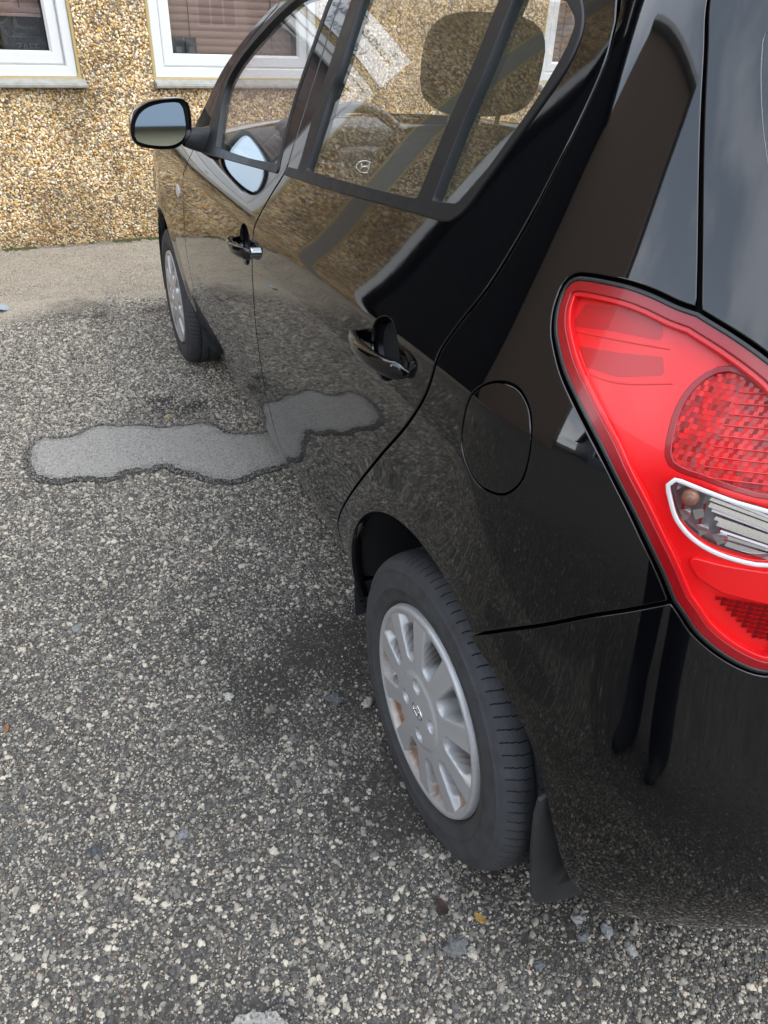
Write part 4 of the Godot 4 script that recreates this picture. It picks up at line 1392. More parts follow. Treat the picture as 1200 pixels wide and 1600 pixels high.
func handle(u: float, v: float, r: float, doors: Array, lock: bool) -> void:
	# bowl behind the grip
	var s := Soup.new()
	var rows := []
	for k in 7:
		var f := cos(k / 6.0 * PI / 2)
		var d := sin(k / 6.0 * PI / 2) * 0.042
		var row := []
		for i in 28:
			var a := TAU * i / 28
			var w := Vector2(u + r * 0.95 * cos(a) * (f * 0.92 + 0.08), v + r * 0.86 * sin(a) * (f * 0.92 + 0.08))
			row.append(skin(w.x, w.y) - skin_n(w.x, w.y) * (d + 0.0015))
		rows.append(row)
	s.grid(rows, Vector3(-1, 0, 0), true)
	var c := skin(u, v) - skin_n(u, v) * 0.0435
	for i in 28: s.tri(c, rows[6][i], rows[6][(i + 1) % 28], Vector3(-1, 0, 0), Vector3(-1, 0, 0), Vector3(-1, 0, 0))
	both(s, "handle_bowl", M.bowl_black, doors[0], doors[1])
	# the grip: a rounded bar that bows out between its two feet
	s = Soup.new()
	rows = []
	var L0 := -0.112
	var L1 := 0.092
	for i in 33:
		var t := i / 32.0
		var x := lerpf(L0, L1, t)
		var end := pow(clampf(minf(t, 1.0 - t) / 0.085, 0, 1), 0.5)
		var out := 0.034 * pow(maxf(sin(PI * t), 0.0), 0.55) - 0.004
		var hh := (0.0112 + 0.0030 * t) * maxf(end, 0.08)
		var th := 0.0098 * maxf(end, 0.12)
		var w := Vector2(u + x, v - 0.012 + 0.008 * t)
		var base := skin(w.x, w.y)
		var n := skin_n(w.x, w.y)
		var row := []
		for k in 20:
			var a := TAU * k / 20
			var cy := signf(sin(a)) * pow(absf(sin(a)), 0.7) * hh
			var cx := signf(cos(a)) * pow(absf(cos(a)), 0.7) * th
			row.append(base + n * (out + cx) + Vector3(0, cy, 0))
		rows.append(row)
	for part in 2:
		var r2 := rows.slice(0, 25) if part == 0 else rows.slice(24)
		var q := Soup.new()
		var nn := Soup.new()
		for row in r2:
			pass
		q.grid(r2, Vector3.ZERO, true, 1)
		if q.n[0].dot(r2[0][0] - (r2[0][0] + r2[0][10]) / 2) < 0:
			q = Soup.new()
			q.grid(r2, Vector3.ZERO, true, -1)
		both(q, "door_handle" if part == 0 else "handle_end_cap", M.black_paint, doors[0], doors[1])
	if lock:
		var w := Vector2(u + L1 + 0.006, v + 0.004)
		var b := skin(w.x, w.y)
		s = Soup.new()
		s.tube([b, b + skin_n(w.x, w.y) * 0.012], [0.013, 0.0125], 20)
		put(s.mesh(), "key_lock", M.chrome, doors[0])

# points on the lamp's inner floor
func on_skin(p: String, inset: float) -> Array:
	var o := []
	for w in pts(p): o.append(skin(w.x, w.y) - skin_n(w.x, w.y) * inset)
	return o

func tail_lamp() -> void:
	var whole := outline([LAMP_TOP, LAMP_LOW, LAMP_IN])
	var lens_edge := grown(whole, -0.0034)
	var ls := node("tail_lamp", body)
	var rs := node("tail_lamp", body)
	both(sheet(grown(whole, -0.0022), [lens_edge], 0.001, 0.012, true, 0.02), "surround", M.black_plastic, ls, rs)
	both(sheet(grown(whole, -0.0030), [], -0.0025, 0.014, false), "lens", M.lens_clear, ls, rs)
	var rim := grown(whole, -0.0135)
	both(sheet(grown(whole, -0.0035), [rim], 0.003, 0.012, true, 0.02), "lens_rim", M.lamp_red_deep, ls, rs)
	var rim2 := grown(whole, -0.018)
	both(sheet(rim, [rim2], 0.006, 0.012, true, 0.015), "inner_rim", M.lamp_red, ls, rs)
	var clear := outline([spline(pts("0.368,0.945 0.373,0.953 0.401,0.948 0.429,0.942 0.455,0.938 0.482,0.931 0.496,0.915 0.496,0.895 0.470,0.879 0.444,0.879 0.421,0.884 0.401,0.894 0.384,0.910 0.374,0.929"), true)])
	var circ := outline([spline(pts("0.356,0.972 0.345,1.01 0.346,1.036 0.357,1.056 0.375,1.065 0.400,1.060 0.430,1.040 0.455,1.003 0.474,0.956 0.454,0.948 0.428,0.951 0.399,0.957 0.372,0.961"), true)])
	both(sheet(rim2, [grown(clear, 0.001), circ], 0.017, 0.012, true, 0.012), "reflector", M.lamp_red_bright, ls, rs)
	both(sheet(rim2, [], 0.034, 0.02, false), "housing", M.lamp_red_deep, ls, rs)
	# dark red panels and fine ribs in the upper corner
	for q in ["0.180,1.066 0.186,1.090 0.245,1.096 0.292,1.092 0.300,1.076 0.24,1.074", "0.200,1.050 0.262,1.056 0.308,1.062 0.318,1.046 0.27,1.034 0.222,1.034"]:
		both(sheet(rounded(pts(q), 0.003), [], 0.0166, 0.008, false), "smoked_panel", M.lamp_red_mid, ls, rs)
	for q in [["0.185,1.053 0.26,0.998 0.33,0.935", 0.0014], ["0.192,1.058 0.266,1.003 0.338,0.94 0.40,0.858", 0.0010], ["0.182,1.062 0.24,1.066 0.312,1.070", 0.0007], ["0.205,1.030 0.27,1.028 0.33,1.04", 0.0007]]:
		var s := Soup.new()
		var p := []
		var r := []
		for w in spline(pts(q[0]), false, 0.006):
			p.append(skin(w.x, w.y) - skin_n(w.x, w.y) * 0.0168)
			r.append(q[1])
		s.tube(p, r, 6)
		both(s, "rib", M.lamp_red, ls, rs)
	# the big round stop light: cut facets, row by row
	for kind in 3:
		var s := Soup.new()
		var big := PackedVector2Array()
		for w in grown(circ, -0.001): big.append(w * 1000.0)
		var r2 := RandomNumberGenerator.new()
		r2.seed = 5
		for j in 24:
			for i in 34:
				var w := Vector2(0.340 + 0.0042 * i + 0.0021 * (j % 2), 0.946 + 0.0052 * j)
				var pick := r2.randf()
				var group := 0 if pick < 0.48 else (1 if pick < 0.82 else 2)
				if group != kind or not Geometry2D.is_point_in_polygon((w + Vector2(0.0021, 0.0026)) * 1000.0, big): continue
				var lean := 0.0009 * (1.0 if (i + j) % 2 else -1.0)
				var c := []
				for q in [[0, 0, -lean], [0.0042, 0, lean], [0.0042, 0.0051, lean], [0, 0.0051, -lean]]:
					var a := w + Vector2(q[0], q[1])
					c.append(skin(a.x, a.y) - skin_n(a.x, a.y) * (0.0195 + q[2]))
				s.flat(c[0], c[1], c[2], c[3], skin_n(w.x, w.y))
		both(s, "stop_light_facets", [M.lamp_red, M.lamp_red_mid, M.lamp_red_deep][kind], ls, rs)
	both(sheet(circ, [grown(circ, -0.004)], 0.0165, 0.01, true, 0.012), "stop_light_ring", M.lamp_red_deep, ls, rs)
	for k in 9:
		var y := 0.960 + 0.0105 * k
		var s := Soup.new()
		var p := []
		var r := []
		for i in 7:
			var a := Vector2(lerpf(0.392, 0.470 - 0.0045 * k, i / 6.0), y + 0.004 * i / 6.0)
			p.append(skin(a.x, a.y) - skin_n(a.x, a.y) * 0.0172)
			r.append(0.0009)
		s.tube(p, r, 5)
		both(s, "rib", M.lamp_red, ls, rs)
	# the clear part with the amber bulb
	var win := grown(clear, -0.0012)
	both(sheet(clear, [win], 0.004, 0.008, true, 0.0025), "clear_surround", M.lamp_white, ls, rs)
	both(sheet(win, [], 0.0035, 0.01, false), "clear_lens", M.lens_clear, ls, rs)
	both(sheet(grown(clear, 0.002), [], 0.034, 0.01, false), "clear_floor", M.lamp_floor, ls, rs)
	for k in 9:
		var a := Vector2(0.402 + 0.004 * k, 0.943 - 0.0065 * k)
		var b := Vector2(0.494, 0.918 - 0.0048 * k)
		var s := Soup.new()
		var w := 0.0012 + 0.0008 * (k % 3)
		var n := Vector2(0.2, 1.0).normalized() * w
		var q := []
		for c in [a - n, b - n * 1.3, b + n * 1.3, a + n]: q.append(skin(c.x, c.y) - skin_n(c.x, c.y) * (0.017 + 0.003 * (k % 2)))
		s.flat(q[0], q[1], q[2], q[3], skin_n(a.x, a.y) + Vector3(0, 0.5, 0))
		both(s, "reflector_strip", M.chrome if k % 3 else M.lamp_white, ls, rs)
	var s := Soup.new()
	var bc := skin(0.392, 0.933) - skin_n(0.392, 0.933) * 0.018
	var rows := []
	for i in 9:
		var row := []
		for j in 16:
			var th := PI * i / 8
			var ph := TAU * j / 16
			row.append(bc + Vector3(sin(th) * cos(ph), cos(th), sin(th) * sin(ph)) * 0.0095)
		rows.append(row)
	s.grid(rows, Vector3.ZERO, true, 1)
	if s.n[40].dot(s.v[40] - bc) < 0:
		s = Soup.new()
		s.grid(rows, Vector3.ZERO, true, -1)
	both(s, "amber_bulb", M.lamp_amber, ls, rs)
	for q in ["0.378,0.948 0.388,0.949 0.384,0.940 0.377,0.936", "0.405,0.941 0.411,0.939 0.409,0.928 0.404,0.930", "0.385,0.917 0.395,0.921 0.400,0.912 0.392,0.905", "0.404,0.905 0.414,0.909 0.42,0.898 0.41,0.893", "0.397,0.920 0.406,0.924 0.412,0.914 0.402,0.910", "0.420,0.898 0.432,0.903 0.438,0.893 0.428,0.887"]:
		var p := on_skin(q, 0.018)
		var f := Soup.new()
		f.flat(p[0], p[1], p[2] + Vector3(0, 0, -0.004), p[3], Vector3(-0.6, 0.4, 0.7))
		both(f, "mirror_facet", M.chrome, ls, rs)
	# lower part: plain bright red, then a cut dark red field
	both(sheet(rounded(pts("0.405,0.868 0.437,0.866 0.473,0.867 0.497,0.872 0.500,0.833 0.481,0.832 0.443,0.836 0.419,0.848"), 0.004), [], 0.012, 0.01, true, 0.006), "plain_red_field", M.lamp_red_bright, ls, rs)
	var f := Soup.new()
	for i in 12:
		for j in 8:
			var w := Vector2(0.428 + 0.006 * i, 0.784 + 0.0056 * j)
			if w.y < 0.834 - 0.9 * (w.x - 0.428) * 1.0 - 0.004 or w.y > 0.829: continue
			var c := []
			for q in [[0, 0, 0.0], [0.0055, 0, 0.0025], [0.0055, 0.005, -0.001], [0, 0.005, 0.0015 * (i % 2)]]:
				var a := w + Vector2(q[0], q[1])
				c.append(skin(a.x, a.y) - skin_n(a.x, a.y) * (0.014 + q[2]))
			f.flat(c[0], c[1], c[2], c[3], skin_n(w.x, w.y))
	both(f, "cut_red_field", M.lamp_red_metal, ls, rs)

func roof_and_front() -> void:
	# roof: from the gutter on one side to the other
	var edge := []
	for i in 25:
		var u := lerpf(-1.42, 0.0, i / 24.0)
		edge.append(skin(u, gut(u)))
	for i in range(1, 25):
		var u := lerpf(0.0, LEN, i / 24.0)
		edge.append(skin(u, 1.434))
	for under in 2:
		var rows := []
		for k in edge.size():
			var e: Vector3 = edge[k]
			var f := clampf(float(k) / 24.0, 0, 1)
			var zc_ := lerpf(-1.32, 0.0, f) if k < 24 else lerpf(0.0, 0.27, (k - 24) / 24.0)
			var row := []
			for j in 25:
				var t := j / 12.0 - 1.0
				var top := lerpf(1.462, 1.492, sin(clampf(float(k) / 48.0, 0, 1) * PI)) - (0.03 if under else 0.0)
				var q := sqrt(maxf(0.0, 1.0 - t * t))
				row.append(Vector3(e.x * -t, lerpf(e.y - (0.004 if under else 0.0), maxf(top, e.y), pow(q, 1.3)), lerpf(e.z, zc_, 1.0 - t * t) - (0.0 if k < 24 else 0.0)))
			rows.append(row)
		var s := Soup.new()
		s.grid(rows, Vector3.DOWN if under else Vector3.UP)
		put(s.mesh(), "headliner" if under else "roof", M.headliner if under else M.black_paint, body)
	# windscreen between the pillars
	var line := spline(pts("-1.40,1.372 -1.588,1.300 -1.754,1.207 -1.857,1.096 -1.930,1.03"))
	var rows := []
	for i in line.size():
		var p := skin(line[i].x, line[i].y)
		var row := []
		for j in 21:
			var t := j / 10.0 - 1.0
			row.append(Vector3(p.x * -t, p.y + 0.03 * (1 - t * t), p.z + (0.10 if i == 0 else 0.0) * 0 - 0.17 * (1 - t * t) + 0.27 * (1 - t * t) * (1.0 - float(i) / (line.size() - 1))))
		rows.append(row)
	var w := Soup.new()
	w.grid(rows, Vector3(0, 1, -1))
	put(w.mesh(), "windscreen", M.glass, body)
	# bonnet between the wings, scuttle and nose
	var top := spline(pts("-1.88,0.99 -2.2,0.957 -2.6,0.882 -2.95,0.787 -3.05,0.733"))
	rows = []
	for i in top.size():
		var p := skin(top[i].x, top[i].y)
		var row := []
		for j in 21:
			var t := j / 10.0 - 1.0
			row.append(Vector3((p.x + 0.004) * -t, p.y + 0.055 * (1 - t * t), p.z - 0.26 * (1 - t * t)))
		rows.append(row)
	w = Soup.new()
	w.grid(rows, Vector3(0, 1, 0))
	put(w.mesh(), "bonnet", M.black_paint, body)
	var nose := []
	for k in [0.22, 0.30, 0.42, 0.55, 0.66, 0.735]:
		var p := skin(-3.04, k)
		var row := []
		for j in 33:
			var t := j / 16.0 - 1.0
			var a := t * PI / 2
			row.append(Vector3(-p.x * signf(sin(a)) * pow(absf(sin(a)), 0.8), k, -3.04 - 0.28 * pow(absf(cos(a)), 0.8) * (1.0 - 0.5 * smoothstep(0.5, 0.75, k))))
		nose.append(row)
	w = Soup.new()
	w.grid(nose, Vector3(0, 0, -1))
	put(w.mesh(), "front_bumper", M.black_paint, body)
	for sg in [-1.0, 1.0]:
		var h := Soup.new()
		var r := []
		for i in 6:
			var row := []
			for j in 8:
				var y := 0.66 + 0.02 * i
				var p := skin(-2.86 - 0.026 * j, y)
				row.append(Vector3(p.x * -sg - sg * 0.004 * -1, y + 0.008 * j * 0.0, p.z))
			r.append(row)
		h.grid(r, Vector3(sg, 0, -0.3))
		put(h.mesh(), "headlamp", M.lamp_white, body)
	boxes(body, "underbody", M.matt_black, Vector3(-0.62, 0.19, -3.0), Vector3(0.62, 0.25, 0.42))

func wheel_houses() -> void:
	for sg in [-1.0, 1.0]:
		for a in [ARCH_R, ARCH_F]:
			var rows := []
			for x0 in [0.765, 0.68, 0.50]:
				var row := []
				for i in 25:
					var t := deg_to_rad(lerpf(-15, 195, i / 24.0))
					var x: float = x0 + (0.062 * smoothstep(0.75, 0.1, cos(t)) if x0 > 0.7 else 0.0)
					row.append(Vector3(sg * x, a.y + sin(t) * (a.z + 0.012), a.x + cos(t) * (a.z + 0.012)))
				rows.append(row)
			var s := Soup.new()
			s.grid(rows, Vector3.DOWN)
			var c := Vector3(sg * 0.50, a.y, a.x)
			for i in 24: s.tri(c, rows[2][i], rows[2][i + 1], Vector3(sg, 0, 0), Vector3(sg, 0, 0), Vector3(sg, 0, 0))
			put(s.mesh(), "wheel_house", M.cloth_dark, body)

var wheel_meshes := {}

func wheel(sg: float, z: float) -> void:
	if wheel_meshes.is_empty(): wheel_meshes = make_wheel()
	var w := node("wheel", body)
	w.transform = Transform3D(Basis(Vector3.UP, 0.0 if sg < 0 else PI) * Basis(Vector3.RIGHT, 0.0 if z > -1 else 0.9), Vector3(sg * 0.747, 0.2895, z))
	for k in ["tyre", "steel_rim", "hub_cap", "lug_bolt", "emblem"]:
		var m: Material = {"tyre": M.tyre_rubber, "steel_rim": M.rusty_steel, "hub_cap": M.cap_silver, "lug_bolt": M.chrome, "emblem": M.chrome}[k]
		if wheel_meshes[k] is Array:
			for q in wheel_meshes[k]: put(q, k, m, w)
		else: put(wheel_meshes[k], k, m, w)

# a wheel about the x axis, its outer face towards -x; angle a is measured from +z towards +y
func rim_pt(d: float, r: float, a: float) -> Vector3:
	return Vector3(-d, r * sin(a), r * cos(a))

func make_wheel() -> Dictionary:
	var out := {}
	var prof := [[-0.078, 0.200], [-0.089, 0.225], [-0.0935, 0.25], [-0.090, 0.274], [-0.080, 0.289], [-0.068, 0.2955], [-0.052, 0.2975], [-0.0505, 0.291], [-0.0425, 0.291], [-0.041, 0.2985], [-0.012, 0.2995], [-0.0105, 0.292], [-0.0025, 0.292], [-0.001, 0.2995], [0.026, 0.2985], [0.0275, 0.2915], [0.0355, 0.2915], [0.037, 0.298], [0.055, 0.2970], [0.066, 0.2945], [0.0675, 0.2925], [0.074, 0.2910], [0.0815, 0.286], [0.0865, 0.2775], [0.0872, 0.2735], [0.0905, 0.270], [0.0925, 0.2688], [0.0912, 0.2672], [0.0925, 0.258], [0.0935, 0.244], [0.0918, 0.232], [0.0936, 0.2305], [0.0905, 0.2285], [0.0880, 0.216], [0.0850, 0.2085], [0.0852, 0.2070], [0.0800, 0.2010], [0.070, 0.197]]
	for q in prof:
		if q[1] > 0.2: q[1] = 0.2 + (q[1] - 0.2) * 0.925
		q[0] *= 0.955
	var pn := []
	for k in prof.size():
		var t := Vector2(prof[mini(k + 1, prof.size() - 1)][0] - prof[maxi(k - 1, 0)][0], prof[mini(k + 1, prof.size() - 1)][1] - prof[maxi(k - 1, 0)][1]).normalized()
		pn.append(Vector2(-t.y, t.x))   # (along d, along r), away from the rubber
	var s := Soup.new()
	var pitches := 92
	for k in prof.size() - 1:
		var dm: float = (prof[k][0] + prof[k + 1][0]) / 2
		var rm: float = (prof[k][1] + prof[k + 1][1]) / 2
		var deep := 0.0
		var shift := 0.0
		if rm > 0.2768 and dm > 0.0345:
			deep = 0.006
			shift = (dm - 0.05) * 9.0
		elif rm > 0.287 and dm < -0.039: deep = 0.006
		elif rm > 0.287:
			deep = 0.004
			shift = 0.5 + dm * 16.0
		var stops := [0.0, 0.11, 0.40, 0.70] if deep > 0.0 else [0.0, 0.5]
		for i in pitches:
			for j in stops.size():
				var f0: float = stops[j] + shift
				var f1: float = (stops[j + 1] if j + 1 < stops.size() else 1.0) + shift
				var a0 := TAU * (i + f0) / pitches
				var a1 := TAU * (i + f1) / pitches
				var dr := deep if j == 0 else 0.0
				var c := [rim_pt(prof[k][0], prof[k][1] - dr, a0), rim_pt(prof[k][0], prof[k][1] - dr, a1), rim_pt(prof[k + 1][0], prof[k + 1][1] - dr, a1), rim_pt(prof[k + 1][0], prof[k + 1][1] - dr, a0)]
				s.quad(c[0], c[1], c[2], c[3], rim_pt(pn[k].x, pn[k].y, a0), rim_pt(pn[k].x, pn[k].y, a1), rim_pt(pn[k + 1].x, pn[k + 1].y, a1), rim_pt(pn[k + 1].x, pn[k + 1].y, a0))
				if dr > 0.0:
					for e in [[0, 3, a0, 1.0], [1, 2, a1, -1.0]]:
						var up0 := rim_pt(prof[k][0], prof[k][1], e[2])
						var up1 := rim_pt(prof[k + 1][0], prof[k + 1][1], e[2])
						s.flat(c[e[0]], c[e[1]], up1, up0, (rim_pt(0, 1, e[2] + 0.01) - rim_pt(0, 1, e[2])) * e[3])
	var rows := []
	for i in s.v.size():
		var r := Vector2(s.v[i].y, s.v[i].z).length()
		var k := 1.0 - smoothstep(0.215, 0.262, r)
		var c := Color(0.95, 0.98, 1.04).lerp(Color(1.12, 1.0, 0.92), k)
		var low := smoothstep(0.05, -0.25, s.v[i].y) * (0.5 + fine_noise(s.v[i].y * 8.0, s.v[i].z * 160.0)) * 0.5 * (1.0 - smoothstep(0.26, 0.28, r))
		s.c.append(c.lerp(Color(1.5, 1.28, 1.1), clampf(low, 0, 1)))
	out["tyre"] = s.mesh()
	# steel wheel behind the cap
	s = Soup.new()
	rows = []
	for q in [[0.074, 0.198], [0.066, 0.190], [0.05, 0.183], [0.02, 0.178], [0.030, 0.150], [0.045, 0.120], [0.052, 0.08], [0.05, 0.0]]:
		var row := []
		for i in 60: row.append(rim_pt(q[0], q[1], TAU * i / 60))
		rows.append(row)
	s.grid(rows, Vector3(-1, 0, 0), true)
	out["steel_rim"] = [s.mesh()]
	# ventilation holes in it read as black discs set just proud
	# cap: a height field in polar coordinates with ten teardrop pockets, each with a slot
	var NR := 110
	var NA := 620
	var P := []
	var C := []
	var cut := []
	for j in NR + 1:
		var r := 0.1985 * j / NR
		var row := []
		var crow := []
		var trow := []
		for i in NA:
			var a := TAU * i / NA
			var d := 0.0905 - 0.006 * pow(r / 0.19, 2.0) + 0.003 * (1.0 - smoothstep(0.066, 0.078, r))
			if r > 0.184: d = lerpf(0.0850, 0.0868, smoothstep(0.184, 0.187, r))
			if r > 0.193: d -= 0.012 * pow((r - 0.193) / 0.0055, 2.0)
			var seg := fposmod(a / TAU * 10.0 + 0.15, 1.0) - 0.5
			var side := absf(seg) * TAU / 10.0 * r          # metres from the pocket's centre line
			var q := Vector2(seg * TAU / 10.0 * r, r)
			# teardrop: round foot at r = 0.103, widening outwards
			var wid := lerpf(0.0185, 0.0360, clampf((r - 0.112) / 0.07, 0, 1))
			var e := wid - side
			if r < 0.112: e = 0.0185 - Vector2(side, r - 0.112).length()
			e = minf(e, 0.1835 - r)
			var k := smoothstep(0.0, 0.0085, e)
			var fall := lerpf(0.030, 0.011, clampf((r - 0.105) / 0.075, 0, 1))
			d -= k * fall
			if r > 0.184 and r < 0.186: d += 0.0
			# bright bevel round each pocket comes from the slope; lug recesses
			for b in 4:
				var ba := b * PI / 2 + 0.25
				var bd := Vector2(r * cos(a) - 0.052 * cos(ba), r * sin(a) - 0.052 * sin(ba)).length()
				d -= 0.011 * (1.0 - smoothstep(0.0105, 0.0145, bd))
			var hk := smoothstep(0.0018, 0.0062, e) * smoothstep(0.098, 0.104, r) * (1.0 - smoothstep(0.148, 0.160, r))
			d -= hk * 0.034
			trow.append(false)
			row.append(rim_pt(d, r, a))
			var c := Color(1, 1, 1)
			if k > 0.05 and r > 0.12:
				var rust := clampf(0.75 + 1.1 * fine_noise(a * 3.0, r * 40.0), 0, 1) * k * (0.95 if sin(a) < 0.3 else 0.4)
				c = Color(1, 1, 1).lerp(Color(0.62, 0.36, 0.20), rust)
			var grime := clampf(fine_noise(a * 7.0 + 4.0, r * 90.0), 0, 1) * 0.3
			crow.append(c.lerp(Color(0.72, 0.68, 0.62), grime).lerp(Color(0.11, 0.072, 0.06), hk))
		P.append(row)
		C.append(crow)
		cut.append(trow)
	s = Soup.new()
	var nn := []
	for j in NR + 1:
		var row := []
		for i in NA:
			var du: Vector3 = P[j][(i + 1) % NA] - P[j][(i + NA - 1) % NA]
			var dv: Vector3 = P[mini(j + 1, NR)][i] - P[maxi(j - 1, 0)][i]
			var k := du.cross(dv).normalized() if j > 0 else Vector3(-1, 0, 0)
			row.append(k if k.x < 0 else -k)
		nn.append(row)
	for j in NR:
		for i in NA:
			var q := (i + 1) % NA
			if cut[j][i] and cut[j][q] and cut[j + 1][i] and cut[j + 1][q]: continue
			var before := s.v.size()
			s.quad(P[j][i], P[j][q], P[j + 1][q], P[j + 1][i], nn[j][i], nn[j][q], nn[j + 1][q], nn[j + 1][i])
			var col: Color = C[j][i]
			for t in s.v.size() - before: s.c.append(col)
	out["hub_cap"] = s.mesh()
	out["lug_bolt"] = []
	for b in 4:
		var ba := b * PI / 2 + 0.25
		var t := Soup.new()
		t.tube([rim_pt(0.078, 0.052, ba), rim_pt(0.0855, 0.052, ba), rim_pt(0.0868, 0.052, ba)], [0.0085, 0.0085, 0.0065], 6)
		out["lug_bolt"].append(t.mesh())
	out["emblem"] = [oval_emblem(Vector3(-0.0935, 0, 0), Vector3(0, 0, 1), Vector3.UP, 0.0185)]
	return out

func fine_noise(x: float, y: float) -> float:
	return soft.get_noise_2d(x, y * 0.05 + 50.0) + 0.6 * soft.get_noise_2d(x * 4.0, y * 0.2 + 80.0)

# the maker's mark: an oval ring with a slanted letter H drawn with bowed strokes
func oval_emblem(at: Vector3, right: Vector3, up: Vector3, r: float) -> ArrayMesh:
	var s := Soup.new()
	var ring := []
	var rad := []
	for i in 33:
		var a := TAU * i / 32
		ring.append(at + right * cos(a) * r + up * sin(a) * r * 0.62)
		rad.append(r * 0.09)
	s.tube(ring, rad, 6, false)
	for k in [[[-0.62, -0.36], [-0.40, 0.0], [-0.34, 0.42]], [[0.34, -0.42], [0.40, 0.0], [0.62, 0.36]], [[-0.42, -0.05], [0.0, 0.03], [0.42, 0.05]]]:
		var p := []
		for q in k: p.append(at + right * q[0] * r + up * q[1] * r)
		s.tube(p, [r * 0.10, r * 0.13, r * 0.10], 6)
	return s.mesh()

func mudflaps() -> void:
	for sg in [-1.0, 1.0]:
		for q in [[0.322, [[0.78, 0.46], [0.818, 0.445], [0.819, 0.41], [0.811, 0.33], [0.797, 0.24], [0.785, 0.178], [0.773, 0.152], [0.725, 0.126], [0.67, 0.112], [0.66, 0.46]]], [-2.150, [[0.72, 0.40], [0.775, 0.39], [0.790, 0.33], [0.785, 0.26], [0.768, 0.19], [0.745, 0.165], [0.705, 0.158], [0.67, 0.165], [0.66, 0.40]]]]:
			var s := Soup.new()
			var p := PackedVector2Array()
			for w in q[1]: p.append(Vector2(w[0], w[1]) * 1000.0)
			var ix := Geometry2D.triangulate_polygon(p)
			var z := func(w: Vector2): return q[0] + 0.008 * (0.47 - w.y / 1000.0)
			for side in [1.0, -1.0]:
				for t in range(0, ix.size(), 3):
					var c := []
					for k in 3: c.append(Vector3(sg * p[ix[t + k]].x / 1000.0, p[ix[t + k]].y / 1000.0, z.call(p[ix[t + k]]) + side * 0.003))
					s.tri(c[0], c[1], c[2], Vector3(0, 0, side), Vector3(0, 0, side), Vector3(0, 0, side))
			for i in p.size():
				var a := p[i]
				var b := p[(i + 1) % p.size()]
				var o := Vector3(sg * (b.y - a.y), a.x - b.x, 0).normalized()
				if o.dot(Vector3(sg * (a.x / 1000.0 - 0.76), a.y / 1000.0 - 0.33, 0)) < 0: o = -o
				s.quad(Vector3(sg * a.x / 1000, a.y / 1000, z.call(a) + 0.003), Vector3(sg * b.x / 1000, b.y / 1000, z.call(b) + 0.003), Vector3(sg * b.x / 1000, b.y / 1000, z.call(b) - 0.003), Vector3(sg * a.x / 1000, a.y / 1000, z.call(a) - 0.003), o, o, o, o)
			put(s.mesh(), "mudflap", M.mud_plastic, body)

